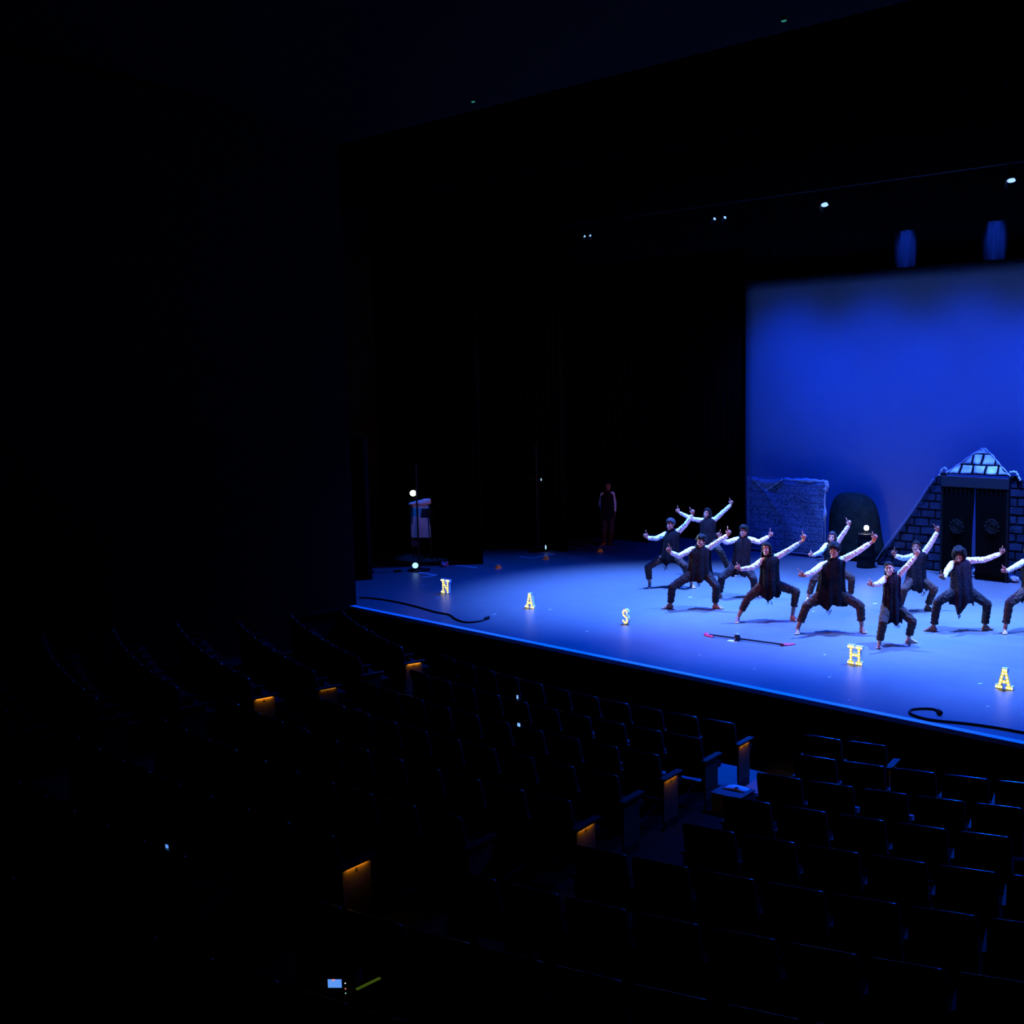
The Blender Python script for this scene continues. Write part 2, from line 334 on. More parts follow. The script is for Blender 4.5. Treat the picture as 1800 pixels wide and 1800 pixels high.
# ------------------------------------------------------------------ people
def unit(v): return V(v).normalized()
def person(name, label, H, J, hem=.30, tail=.12, hair='short', skin=0, head=(25, 0, 0), tro='trousers', tun='tunic', bands=(), sleeve=(1, 1), smile=True, hairm='hair', torso_d=0.0, knee_out=(1, 1), elbow=(1, .5), wr=(1, 1), twist=0, stand=False, group=None):
    k = H/1.7
    la, ra = at_z(*J['al'], .085*k), at_z(*J['ar'], .085*k)
    lt, rt_ = at_z(*J['tl'], .022), at_z(*J['tr'], .022)
    dep = lambda p: (V(p)-CAM).dot(FW)
    D = (dep(la)+dep(ra))/2 + torso_d
    P = at_d(*J['p'], D)
    sh = [at_d(*J['sl'], D+.02*k), at_d(*J['sr'], D+.02*k)]
    # keep the shoulder line at human width
    mid = (sh[0]+sh[1])/2; sv = sh[1]-sh[0]; wmax = .40*k
    if sv.length > wmax: sh = [mid-sv.normalized()*wmax/2, mid+sv.normalized()*wmax/2]
    lat = unit(RT*math.cos(math.radians(twist))+V((FW.x, FW.y, 0)).normalized()*math.sin(math.radians(twist)))
    hips = [P-lat*.095*k, P+lat*.095*k]
    fwd = unit(V((lat.y, -lat.x, 0)));
    if fwd.dot(FW) > 0: fwd = -fwd
    def limb(a, c, pix, l1, l2, lo, hi):
        best = None; dm = dep(a)
        for i in range(60):
            p = at_d(*pix, dm-(lo+(hi-lo)*i/59)*k)
            e = abs((p-a).length-l1)+abs((c-p).length-l2)
            if best is None or e < best[0]: best = (e, p)
        return best[1]
    kn = [limb(hips[0], la, J['kl'], .245*H, .235*H, -.05, .42), limb(hips[1], ra, J['kr'], .245*H, .235*H, -.05, .42)]
    def chain(a, pix, L, sgn):
        d0 = dep(a); p = at_d(*pix, d0); pl = (p-a).length
        off = math.sqrt(max(0, L*L-pl*pl))*.85
        return at_d(*pix, d0-off*sgn)
    el = [chain(sh[0], J['el'], .172*H, elbow[0]), chain(sh[1], J['er'], .172*H, elbow[1])]
    wrs = [chain(el[0], J['wl'], .150*H, wr[0]*.6), chain(el[1], J['wr'], .150*H, wr[1]*.4)]
    base = V(((la.x+ra.x)/2, (la.y+ra.y)/2, 0))
    neck = mid + unit(mid-P)*.055*k
    hd = at_d(*J['h'], dep(mid)-.03*k)
    # head frame
    yw, pt, rl = [math.radians(a) for a in head]
    back = V((-FW.x, -FW.y, 0)).normalized()
    F = unit(back*math.cos(yw)-RT*math.sin(yw)); F = unit(F*math.cos(pt)+V((0, 0, 1))*math.sin(pt))
    S = unit(V((0, 0, 1)).cross(F)); U = F.cross(S)
    S, U = unit(S*math.cos(rl)+U*math.sin(rl)), unit(U*math.cos(rl)-S*math.sin(rl))
    hc = hd
    def hp(s, f, u): return hc+(S*s+F*f+U*u)*k
    B = MB()
    # torso
    sl = unit(sh[1]-sh[0]); spine = unit(mid-P); dp = unit(spine.cross(sl))
    B.ell(P, (lat*.155*k, dp*.11*k, spine*.12*k)); B.ell(P.lerp(mid, .4), (sl*.13*k, dp*.10*k, spine*.17*k))
    B.ell(P.lerp(mid, .75), (sl*.16*k, dp*.115*k, spine*.17*k)); B.cap(sh[0].lerp(mid, .1), sh[1].lerp(mid, .1), .058*k, .058*k)
    B.cap(neck-spine*.05*k, hp(0, -.015, -.06), .056*k, .052*k)
    # head
    B.ell(hp(0, -.012, .032), (S*.074*k, F*.094*k, U*.088*k), 20, 14); B.ell(hp(0, .02, -.03), (S*.061*k, F*.073*k, U*.088*k), 18, 12)
    B.ell(hp(0, .066, -.097), (S*.030*k, F*.026*k, U*.020*k)); B.cap(hp(0, .090, .015), hp(0, .108, -.026), .008*k, .014*k, 8)
    B.cap(hp(-.042, .072, .033), hp(.042, .072, .033), .011*k, .011*k, 8)
    for s_ in (-1, 1):
        B.ell(hp(.040*s_, .066, -.026), .023*k); B.ell(hp(.076*s_, -.005, -.005), (S*.010*k, F*.018*k, U*.031*k)); B.ell(hp(.031*s_, .076, .008), .0125*k)
        B.cap(hp(.055*s_, .0, -.06), hp(.02*s_, .062, -.092), .016*k, .018*k, 8)
    B.ell(hp(0, .087, -.057), (S*.027*k, F*.012*k, U*.013*k))
    for i in range(2):
        a, kk, an, toe = hips[i], kn[i], (la, ra)[i], (lt, rt_)[i]
        B.cap(a, a.lerp(kk, .5), .086*k, .074*k); B.cap(a.lerp(kk, .5), kk, .074*k, .054*k)
        dk = unit(an-kk); calf = kk.lerp(an, .3)+unit(fwd*-1)*.012*k
        B.cap(kk, calf, .052*k, .053*k); B.cap(calf, an, .053*k, .034*k)
        # foot with five toes
        fd = V((toe.x-an.x, toe.y-an.y, 0)); fd = unit(fd) if fd.length > .02 else unit(fwd)
        fd = unit(fd); fs_ = V((fd.y, -fd.x, 0))
        heel = V((an.x, an.y, .034*k))-fd*.035*k; ball = V((an.x, an.y, .028*k))+fd*.115*k
        B.cap(an, heel, .034*k, .033*k); B.cap(an, ball, .036*k, .026*k); B.cap(heel, ball, .030*k, .028*k)
        B.cap(ball-fs_*.024*k, ball+fs_*.024*k, .024*k, .022*k, 8)
        for t in range(5):
            o_ = (t-2)*.0165*k; L = (.062, .058, .053, .046, .038)[t if i else 4-t]*k
            B.cap(ball+fs_*o_, ball+fs_*o_*1.1+fd*L-V((0, 0, .014*k)), .0115*k, .0095*k, 8)
        # arm
        s0, e, w_ = sh[i], el[i], wrs[i]
        B.cap(s0, e, .047*k, .038*k); B.cap(e, e.lerp(w_, .3), .038*k, .040*k); B.cap(e.lerp(w_, .3), w_, .040*k, .026*k)
        # hand
        hcn = at_d(*J[('hl', 'hr')[i]], dep(w_)); tip = at_d(*J[('fl', 'fr')[i]], dep(w_)-.01)
        Dh = hcn-w_
        Dh = unit(Dh) if Dh.length > .015 else unit(w_-e)
        N = back-Dh*back.dot(Dh); N = unit(N); A = unit(Dh.cross(N))
        if A.dot(RT)*(1 if i == 0 else -1) < 0 and abs(A.dot(RT)) > .2: A = -A     # thumb side
        elif abs(A.dot(RT)) <= .2 and A.z < 0: A = -A
        pl = .082*k
        for t in range(4):
            kp = w_+Dh*pl+A*((1.5-t)*.0195*k)-Dh*(.006*k*abs(t-1))
            B.cap(w_+Dh*.012*k+A*((1.5-t)*.011*k), kp, .0155*k, .0125*k, 8)
            if t == 0 and not stand:
                fdv = tip-kp; L = min(max(fdv.length, .068*k), .095*k); fdv = unit(fdv)
                m1 = kp+fdv*L*.5+N*.004*k
                B.cap(kp, m1, .0108*k, .0098*k, 8); B.cap(m1, kp+fdv*L, .0098*k, .0080*k, 8)
            elif stand:
                L = (.07, .078, .072, .056)[t]*k; p1 = kp+Dh*L*.45+N*.008*k; p2 = kp+Dh*L*.8+N*.022*k
                B.cap(kp, p1, .0100*k, .0094*k, 8); B.cap(p1, p2, .0094*k, .008*k, 8)
            else:
                L = (.0, .044, .040, .033)[t]*k
                p1 = kp+Dh*L*.62+N*L*.75; p2 = p1+N*L*.25-Dh*L*.72; p3 = p2-Dh*L*.3-N*L*.42
                B.cap(kp, p1, .0108*k, .0100*k, 8); B.cap(p1, p2, .0100*k, .0092*k, 8); B.cap(p2, p3, .0092*k, .0084*k, 8)
        tb = w_+Dh*.026*k+A*.024*k; t1 = tb+A*.032*k+Dh*.024*k+N*.008*k; t2 = t1+Dh*.024*k+A*.010*k+N*.006*k
        B.cap(tb-A*.012*k, tb, .017*k, .0155*k, 8); B.cap(tb, t1, .0145*k, .0115*k, 8); B.cap(t1, t2, .0112*k, .009*k, 8)
    me = remesh(B, .0066, 2, .4, base)
    # face colours by place on the head
    n = len(me.polygons); c = np.empty(n*3); me.polygons.foreach_get('center', c); c = c.reshape(-1, 3)+np.array(list(base))-np.array(list(hc))
    s_, f_, u_ = [c @ np.array(list(a))/k for a in (S, F, U)]
    mi = np.zeros(n, dtype=np.int32); a_ = np.abs(s_)
    front = (f_ > .055) & (f_ < .13)
    mi[front & (np.abs(a_-.031) < .017) & (np.abs(u_-.009) < .0085)] = 1
    mi[front & (np.abs(a_-.031) < .0165) & (np.abs(a_-.031) > .008) & (np.abs(u_-.008) < .006)] = 2
    mi[front & (a_ > .012) & (a_ < .054) & (np.abs(u_-.034-.1*(.03-np.abs(a_-.03))) < .0065)] = 3
    lipm = front & (a_ < .029) & (np.abs(u_+.057-.18*a_) < .012)
    mi[lipm] = 4
    if smile: mi[front & (a_ < .023) & (np.abs(u_+.056-.2*a_) < .0055)] = 5
    me.polygons.foreach_set('material_index', mi)
    body = link(name, me, [SK[skin], M['eye'], M['eye_white'], M[hairm], M['lip'], M['teeth']], None, base)
    tag(body, label, 'person', group)
    # shirt
    q = MB()
    q.ell(P.lerp(mid, .75), (sl*.168*k, dp*.122*k, spine*.178*k)); q.cap(sh[0].lerp(mid, .08), sh[1].lerp(mid, .08), .066*k, .066*k)
    q.cone(neck-spine*.06*k, neck+spine*.0*k, .075*k, .064*k)
    for i in range(2):
        s0, e, w_ = sh[i], el[i], wrs[i]; en = e.lerp(w_, sleeve[i]*.94)
        q.cap(s0, e, .062*k, .051*k); q.ell(e, .052*k); m_ = e.lerp(en, .6)
        q.cone(e, m_, .051*k, .046*k); q.ell(m_, .046*k); q.cone(m_, en, .046*k, .040*k)
    link('shirt', remesh(q, .009, 2, .5, base, (.0045, 34)), M['shirt'], body)
    # trousers
    q = MB(); q.ell(P-spine*.01, (lat*.175*k, dp*.13*k, spine*.14*k))
    for i in range(2):
        a, kk, an = hips[i], kn[i], (la, ra)[i]
        ce = J.get(('cl', 'cr')[i]);
        t_ = .86 if ce is None else ce
        en = kk.lerp(an, t_)
        q.cap(a, kk, .104*k, .080*k); q.cone(kk, en, .080*k, .066*k, 14); q.cone(kk.lerp(an, t_-.06), en, .070*k, .071*k, 14)
    link('trousers', remesh(q, .0105, 2, .5, base, (.006, 26)), M[tro], body)
    # tunic: lofted cloth with hanging folds and a ragged hem
    hemc = P-V((0, 0, 1))*hem*k*.55
    half = (sh[1]-sh[0]).length/2
    R = [(neck+spine*.035*k, .066*k, .068*k, sl, dp), (neck-spine*.01*k, .085*k, .082*k, sl, dp), (mid+spine*.035*k, half*.66, .098*k, sl, dp),
         (mid-spine*.005*k, half+.040*k, .112*k, sl, dp), (mid-spine*.09*k, half+.046*k, .135*k, sl, dp),
         (mid.lerp(P, .45), half*1.0+.03*k, .145*k, sl, dp), (mid.lerp(P, .75), half*1.06+.03*k, .155*k, lat, fwd), (P, half*1.14+.03*k, .172*k, lat, fwd), (hemc.lerp(P, .4), half*1.2+.035*k, .182*k, lat, fwd), (hemc, half*1.22+.035*k, .186*k, lat, fwd)]
    T = MB(); nn = 44; rnd = random.Random(name+label)
    ph = [rnd.uniform(0, 6.28) for _ in range(6)]; ta = math.pi/2*1 + rnd.uniform(-.5, .5)
    for j, (c_, rx, ry, ax, ay) in enumerate(R):
        ayy = ay if ay.dot(back) > 0 else -ay
        am = (0, 0, .004, .006, .008, .011, .014, .018, .021, .023)[j]*k
        for i in range(nn):
            t = 2*math.pi*i/nn
            f = 1+(am/.18)*(math.sin(9*t+ph[0])+.6*math.sin(15*t+ph[1]+j*.15))
            p = c_+ax*(rx*f*math.cos(t))+ayy*(ry*f*math.sin(t))
            if j == len(R)-1:
                dt = abs((t-ta+math.pi) % (2*math.pi)-math.pi)
                p.z -= (rnd.uniform(0, .05)+.03*math.sin(5*t+ph[2])+max(0, tail-dt*.36)*rnd.uniform(.6, 1.0))*k
            T.v.append(tuple(p))
    for j in range(len(R)-1):
        for i in range(nn): T.f.append((j*nn+i, j*nn+(i+1) % nn, (j+1)*nn+(i+1) % nn, (j+1)*nn+i))
    T.mi = [0]*len(T.f)
    o = link('tunic', T.mesh('tunic', base, True), M[tun], body); sm = o.modifiers.new('t', 'SOLIDIFY'); sm.thickness = .009; sm.offset = 0
    sb = o.modifiers.new('s', 'SUBSURF'); sb.levels = 1; sb.render_levels = 1
    # scarf-like cowl at the neck
    q = MB(); pts = [neck+spine*(.012+.008*math.sin(3*t))*k+sl*(.082*k*math.cos(t))+dp*(.080*k*math.sin(t)) for t in [2*math.pi*i/20 for i in range(21)]]
    for i in range(20): q.cap(pts[i], pts[i+1], .024*k, .024*k, 8)
    link('cowl', remesh(q, .009, 2, .5, base, (.004, 45)), M[tun], body)
    # hanging fringe threads at the tail of the tunic
    q = MB(); tp = V(T.v[(len(R)-1)*nn+int(ta/(2*math.pi)*nn)])
    for i in range(6):
        a = tp+lat*rnd.uniform(-.05, .05)*k+V((0, 0, .02)); e_ = a+lat*rnd.uniform(-.03, .03)-V((0, 0, rnd.uniform(.05, .10)*k)); q.tube([a, a.lerp(e_, .5)+lat*.008, e_], .0045, 5)
    link('fringe', q.mesh('fringe', base), M[tun], body)
    # hair
    q = MB(); nh = 190; ga = math.pi*(3-5**.5); cc = hp(0, -.014, .036)
    sc = {'short': 1.07, 'curly': 1.06, 'mop': 1.12, 'afro': 1.32, 'long': 1.0, 'tied': .98}[hair]
    for i in range(nh):
        zz = 1-2*(i+.5)/nh; rr = math.sqrt(1-zz*zz); x, y = rr*math.cos(ga*i), rr*math.sin(ga*i)
        lim = {'short': -.35+.92*max(0, y)+.1*abs(x), 'curly': -.3+.95*max(0, y), 'mop': -.42+1.02*max(0, y)+.1*abs(x), 'afro': -.45+1.12*max(0, y), 'long': -.5+1.35*max(0, y), 'tied': -.5+1.35*max(0, y)}[hair]
        if zz < lim+rnd.uniform(-.13, .10): continue
        jit = {'short': .009, 'curly': .014, 'mop': .014, 'afro': .014, 'long': .003, 'tied': .002}[hair]
        rb = {'short': .024, 'curly': .023, 'mop': .026, 'afro': .034, 'long': .021, 'tied': .018}[hair]
        q.ell(cc+(S*x*.074*sc+F*y*.095*sc+U*zz*.089*sc)*k*(1+rnd.uniform(-1, 1)*jit*8), (rb+rnd.uniform(0, jit))*k, 8, 6)
    q.ell(cc-F*.012*k, (S*.076*k*sc, F*.080*k*sc, U*.086*k*sc))
    if hair == 'long':
        for i in range(13):
            t = math.radians(-104+i*(208/12)); x, y = math.sin(t), -math.cos(t)
            a = cc+(S*x*.078+F*y*.092)*k; mid_ = a-V((0, 0, .12*k))+(S*x*.012+F*y*.008)*k; e_ = a-V((0, 0, (.25+rnd.uniform(0, .05))*k))+(S*x*.035+F*(y*.012+.02))*k
            q.cap(a, mid_, .026*k, .026*k, 8); q.cap(mid_, e_, .026*k, .014*k, 8)
    if hair == 'tied':
        for i in range(7):
            t = math.radians(-60+i*20); x, y = math.sin(t), -math.cos(t)
            a = cc+(S*x*.072+F*y*.092)*k; e_ = a-V((0, 0, .23*k))+(S*x*.02)*k
            q.cap(a, e_, .028*k, .018*k, 8)
    link('hair', remesh(q, .0095, 2 if hair in ('long', 'tied', 'short') else 1, .4, base), M[hairm], body)
    for i in bands:
        e, w_ = el[i], wrs[i]; q = MB(); d = unit(w_-e); q.cone(w_-d*.022, w_-d*.004, .032*k, .031*k, 14); link('wristband', q.mesh('wristband', base), M['wristband'], body)
    return body

def tr(ox, oy, s):
    return lambda d: {k: ((v[0]/s+ox, v[1]/s+oy) if isinstance(v, tuple) else v) for k, v in d.items()}
Z1 = tr(1110, 850, 1800/350); Z2 = tr(1380, 880, 1800/280); Z3 = tr(1540, 780, 5.0); Z4 = tr(820, 820, 6.0)
GD = 'dancers in black tunics'
DANCERS = [
 ('dancer in black tunic and bowl-cut hair, standing in front of dark curtain', 1.68, Z1(dict(h=(352,372), sl=(300,462), sr=(428,432), el=(222,498), wl=(142,490), hl=(122,466), fl=(130,412), er=(492,368), wr=(552,280), hr=(556,238), fr=(520,206), p=(345,650), kl=(150,752), al=(164,905), tl=(168,972), kr=(478,745), ar=(545,905), tr=(612,962), cl=.72, cr=.8)),
  dict(hair='short', hairm='hair_sheen', skin=0, head=(30, 0, 3), hem=.26, tail=.05)),
 ('long-haired dancer with both arms raised wide behind the others', 1.62, Z1(dict(h=(684,270), sl=(632,335), sr=(752,328), el=(545,318), wl=(432,262), hl=(406,236), fl=(416,194), er=(828,258), wr=(898,192), hr=(908,155), fr=(886,124), p=(690,515), kl=(590,640), al=(600,800), tl=(575,840), kr=(802,610), ar=(895,805), tr=(938,834), cl=.85, cr=.85)),
  dict(hair='long', skin=0, head=(32, 0, 0), hem=.3, tail=.05, bands=(1,))),
 ('curly-haired dancer in black tunic and black trousers in deep squat, elbow bent', 1.70, Z1(dict(h=(632,525), sl=(540,600), sr=(700,585), el=(432,655), wl=(352,622), hl=(325,582), fl=(332,524), er=(780,528), wr=(868,468), hr=(893,420), fr=(867,360), p=(618,800), kl=(368,935), al=(352,1090), tl=(312,1122), kr=(768,930), ar=(758,1092), tr=(836,1128), cl=.86, cr=.86)),
  dict(hair='curly', skin=1, head=(35, 4, 8), tro='trousers_dark', hem=.26, tail=.03)),
 ('bowl-cut dancer in front of the blue hieroglyph cloth with a forearm raised', 1.68, Z1(dict(h=(1014,435), sl=(950,508), sr=(1072,505), el=(858,532), wl=(792,490), hl=(784,455), fl=(806,404), er=(1152,528), wr=(1244,478), hr=(1263,458), fr=(1252,404), p=(985,745), kl=(815,850), al=(796,1000), tl=(786,1028), kr=(1105,862), ar=(1112,985), tr=(1140,1015), cl=.85, cr=.85)),
  dict(hair='short', skin=1, head=(32, 0, 4), hem=.3, tail=.02, tro='trousers_dark')),
 ('dancer with very long black hair in wide lunge beside the red-ended staff', 1.64, Z1(dict(h=(1222,592), sl=(1180,700), sr=(1315,662), el=(1088,762), wl=(982,776), hl=(956,757), fl=(950,710), er=(1420,605), wr=(1556,510), hr=(1563,466), fr=(1545,424), p=(1245,905), kl=(1050,1040), al=(962,1212), tl=(936,1276), kr=(1490,975), ar=(1455,1195), tr=(1508,1238), cl=.62, cr=.62)),
  dict(hair='long', skin=0, head=(22, 0, 4), hem=.38, tail=.15, bands=(1,), sleeve=(1, .72))),
 ('mop-haired dancer in wide lunge, mouth open, long arm reaching to the lamp', 1.74, Z2(dict(h=(555,570), sl=(415,735), sr=(660,665), el=(312,808), wl=(218,850), hl=(172,835), fl=(145,770), er=(800,590), wr=(1005,452), hr=(1022,392), fr=(985,352), p=(520,1030), kl=(240,1190), al=(145,1440), tl=(122,1550), kr=(850,1190), ar=(866,1428), tr=(972,1530), cl=.72, cr=.68)),
  dict(hair='mop', skin=1, head=(20, 2, 4), hem=.38, tail=.10, bands=(1,), sleeve=(1, .78), smile=False)),
 ('dancer with parted shoulder-length hair half hidden behind the mop-haired dancer', 1.60, Z2(dict(h=(530,418), sl=(462,512), sr=(592,472), el=(400,580), wl=(315,622), hl=(290,612), fl=(290,566), er=(660,372), wr=(722,280), hr=(727,212), fr=(675,170), p=(535,770), kl=(322,900), al=(260,1095), tl=(232,1155), kr=(752,880), ar=(742,1075), tr=(785,1100), cl=.78, cr=.85)),
  dict(hair='long', skin=3, head=(14, 0, -4), hem=.3, tail=.05, hairm='hair_sheen')),
 ('dancer with tied-back hair and plum-black tunic behind the H letter', 1.60, Z2(dict(h=(1178,772), sl=(1135,885), sr=(1285,845), el=(1062,938), wl=(992,958), hl=(963,944), fl=(954,895), er=(1372,752), wr=(1482,622), hr=(1510,545), fr=(1480,488), p=(1205,1205), kl=(1105,1390), al=(1065,1600), tl=(1055,1672), kr=(1440,1365), ar=(1395,1560), tr=(1515,1592), cl=.84, cr=.74)),
  dict(hair='tied', skin=3, head=(16, 2, 12), hem=.46, tail=.04, tun='tunic_plum', bands=())),
 ('dancer with cropped hair, arm raised high, in front of the painted brick slope', 1.68, Z2(dict(h=(1480,528), sl=(1418,640), sr=(1575,585), el=(1335,652), wl=(1242,622), hl=(1220,582), fl=(1238,530), er=(1662,460), wr=(1722,350), hr=(1722,302), fr=(1672,258), p=(1480,890), kl=(1345,1010), al=(1290,1210), tl=(1270,1245), kr=(1685,1000), ar=(1605,1195), tr=(1675,1240), cl=.8, cr=.84)),
  dict(hair='tied', skin=2, head=(24, 0, 2), hem=.34, tail=.04, bands=(0,))),
 ('dancer with round afro hair squatting in front of the black doorway', 1.70, Z3(dict(h=(730,990), sl=(668,1058), sr=(810,1028), el=(622,1118), wl=(598,1186), hl=(578,1172), fl=(568,1112), er=(950,1020), wr=(1092,968), hr=(1118,935), fr=(1112,900), p=(752,1290), kl=(540,1390), al=(505,1608), tl=(448,1637), kr=(978,1410), ar=(955,1602), tr=(1018,1628), cl=.88, cr=.88)),
  dict(hair='afro', skin=2, head=(14, 0, 4), hem=.38, tail=.22, tun='tunic_plum', tro='trousers_dark', bands=(1,))),
 ('short-haired dancer with low outstretched arm next to the afro-haired dancer', 1.70, Z3(dict(h=(1345,965), sl=(1292,1045), sr=(1425,1020), el=(1222,1082), wl=(1148,1122), hl=(1122,1115), fl=(1112,1082), er=(1490,950), wr=(1560,880), hr=(1570,855), fr=(1560,820), p=(1375,1290), kl=(1172,1400), al=(1135,1620), tl=(1130,1702), kr=(1560,1400), ar=(1545,1610), tr=(1600,1650), cl=.8, cr=.85)),
  dict(hair='short', skin=0, head=(20, 0, 0), hem=.3, tail=.1)),
]
for lab, H, J, kw in DANCERS: person('person', lab, H, J, group=GD, **kw)
person('person', 'person with white sleeves standing still in the dark wings beside the curtain', 1.76,
       Z4(dict(h=(1490,205), sl=(1432,300), sr=(1538,286), el=(1412,400), wl=(1438,508), hl=(1450,535), fl=(1462,560), er=(1562,385), wr=(1562,480), hr=(1560,510), fr=(1558,540), p=(1488,530), kl=(1448,680), al=(1450,800), tl=(1430,828), kr=(1525,670), ar=(1515,795), tr=(1556,822), cl=.92, cr=.92)),
       hair='short', skin=2, head=(-25, 4, 0), hem=.12, tail=.0, elbow=(-.2, -.6), wr=(.5, .3), stand=True, smile=False, tro='trousers')

# ------------------------------------------------------------------ marquee letters on the stage floor
M['letter_side'] = mat('letter_rim', (0.85, 0.83, 0.78), 0.5)
M['letter_face'] = mat('letter_face', (0.8, 0.7, 0.2), 0.6, emit=(0.80, 0.66, 0.09), es=0.75)
M['bulb'] = mat('bulb_glow', (1, 1, 1), emit=(1.0, 0.93, 0.55), es=1.7)
HL = .285
STROKES = {   # strokes in letter heights: (x0,z0,x1,z1)
 'H': [(-.26, .05, -.26, .95), (.26, .05, .26, .95), (-.26, .5, .26, .5), (-.42, .06, -.10, .06), (.10, .06, .42, .06), (-.42, .94, -.10, .94), (.10, .94, .42, .94)],
 'N': [(-.26, .05, -.26, .95), (.26, .05, .26, .95), (-.26, .92, .26, .08), (-.42, .94, -.14, .94), (-.42, .06, -.12, .06), (.12, .94, .42, .94)],
 'A': [(-.28, .06, -.04, .94), (.28, .06, .04, .94), (-.18, .34, .18, .34), (-.42, .06, -.14, .06), (.14, .06, .42, .06), (-.1, .94, .1, .94)],
 'S': None}
def letter(ch, px, py, label, rz=0.0):
    p = at_z(px, py, 0); r = empty('marquee_letter', p, rz); r['_o'] = (0, 0, 0); tag(r, label, 'light-up letter', 'light-up marquee letters along the stage front')
    st = STROKES[ch]
    if st is None:
        pts = []
        for i in range(21):
            t = i/20; a = math.radians(40+t*230) if t <= .5 else None
        arc = [(.20*math.cos(math.radians(a)), .71+.20*math.sin(math.radians(a))) for a in range(20, 271, 25)]
        arc += [(.20*math.cos(math.radians(a)), .29+.20*math.sin(math.radians(a))) for a in range(90, -161, -25)]
        st = [(*arc[i], *arc[i+1]) for i in range(len(arc)-1)]
    hw = .10*HL; body, face = MB(), MB()
    for x0, z0, x1, z1 in st:
        a, c = V((x0*HL, 0, z0*HL)), V((x1*HL, 0, z1*HL)); d = unit(c-a); L = (c-a).length; n = V((-d.z, 0, d.x)); m_ = (a+c)/2
        ex = hw*.6 if ch != 'S' else .004
        body.obox(m_, (d*(L/2+ex), V((0, .026, 0)), n*hw)); face.obox(m_+V((0, -.0265, 0)), (d*(L/2+ex-.006), V((0, .0012, 0)), n*(hw-.006)))
    lo = min(v[2] for v in body.v)
    body.v = [(x, y, z-lo) for x, y, z in body.v]; face.v = [(x, y, z-lo) for x, y, z in face.v]
    link('rim_body', body.mesh('rim_body'), M['letter_side'], r); link('lit_face', face.mesh('lit_face'), M['letter_face'], r)
    q = MB(); q.ell((0, 0, 0), .0135, 8, 6); bm_ = q.mesh('bulb', smooth=True); bm_.materials.append(M['bulb']); seen = []
    for x0, z0, x1, z1 in st:
        L = math.hypot(x1-x0, z1-z0); k = max(1, round(L/.19))
        for i in range(k+1):
            t = i/k; P_ = V(((x0+(x1-x0)*t)*HL, -.034, (z0+(z1-z0)*t)*HL-lo))
            if any((P_-o_).length < .034 for o_ in seen): continue
            seen.append(P_); o = bpy.data.objects.new('bulb', bm_); COL.objects.link(o); o.parent = r; o.location = P_
letter('N', 785, 1043, 'glowing yellow marquee letter N standing on the stage floor', .05)
letter('A', 933, 1069, 'glowing yellow marquee letter A between the letters N and S')
letter('S', 1101, 1097, 'glowing yellow marquee letter S standing near the red-ended staff', -.05)
letter('H', 1504, 1168, 'glowing yellow marquee letter H in front of the tied-back-haired dancer')
letter('A', 1766, 1211, 'glowing yellow marquee letter A beside the H and the looped cable', .03)

# ------------------------------------------------------------------ staff with red ends
M['red'] = mat('red_cloth', (0.75, 0.02, 0.08), 0.7, var=.25, scale=30, bump=.5, bscale=60)
M['chrome'] = mat('dark_chrome', (0.05, 0.05, 0.06), 0.2, metal=.6)
pa, pb = at_z(1247, 1115.5, .03), at_z(1377, 1133, .03); c0 = (pa+pb)/2
st = empty('staff', (c0.x, c0.y, 0)); tag(st, 'black staff with red cloth ends lying across the stage floor', 'staff')
q = MB(); q.cone(pa, pb, .014, .014, 10); q.build('shaft', M['rubber'], st)
def plume(pts, wid):
    q = MB(); n = 8; pts = [V(p) for p in pts]
    for i in range(n):
        t = i/(n-1); c = pts[0].lerp(pts[1], t); d = unit(pts[1]-pts[0]); s_ = V((d.y, -d.x, 0)); wv = wid*(.45+.55*math.sin(math.pi*min(1, t*1.05+.1)))
        for j, h in enumerate((0, .03, .038, .022, 0)):
            q.v.append(tuple(c+s_*wv*(j-2)/2+V((0, 0, -c.z+.006+h*(1-.5*t)+.006*math.sin(i*2.3+j)))))
    for i in range(n-1):
        for j in range(4): q.f.append((i*5+j, i*5+j+1, i*5+j+6, i*5+j+5))
    q.mi = [0]*len(q.f); o = q.build('red_end', M['red'], st, smooth=True); m_ = o.modifiers.new('t', 'SOLIDIFY'); m_.thickness = .006
plume((at_z(1240, 1113, .03), at_z(1254, 1118, .03)), .06); plume((at_z(1372, 1132, .03), at_z(1398, 1130, .03)), .055)
pm = at_z(1296, 1127, 0)
fm = empty('floor_microphone', pm); tag(fm, 'small dark floor microphone on a white card beside the staff', 'microphone')
q = MB(); q.obox(pm+V((-.05, -.05, .003)), (V((.10, .01, 0)), V((-.005, .05, 0)), V((0, 0, .003)))); q.build('card', M['tape'], fm)
q = MB(); q.ell(pm+V((0, 0, .075)), (V((.055, 0, 0)), V((0, .055, 0)), V((0, 0, .05))), 16, 10); q.cone(pm+V((0, 0, .006)), pm+V((0, 0, .05)), .05, .035, 14); q.build('base', M['chrome'], fm, smooth=True)
q = MB(); q.ell(pm+V((0, 0, .115)), (V((.036, 0, 0)), V((0, .036, 0)), V((0, 0, .022))), 14, 8); q.build('grille', mat('teal_grey_foam', (.25, .4, .4), .5, var=.2, scale=40), fm, smooth=True)
for a in (0.6, 2.7, 4.8):
    q = MB(); q.tube([pm+V((0, 0, .05)), pm+V((.05*math.cos(a), .05*math.sin(a), .06)), pm+V((.075*math.cos(a), .075*math.sin(a), .008))], .008, 6); q.build('leg', M['chrome'], fm)

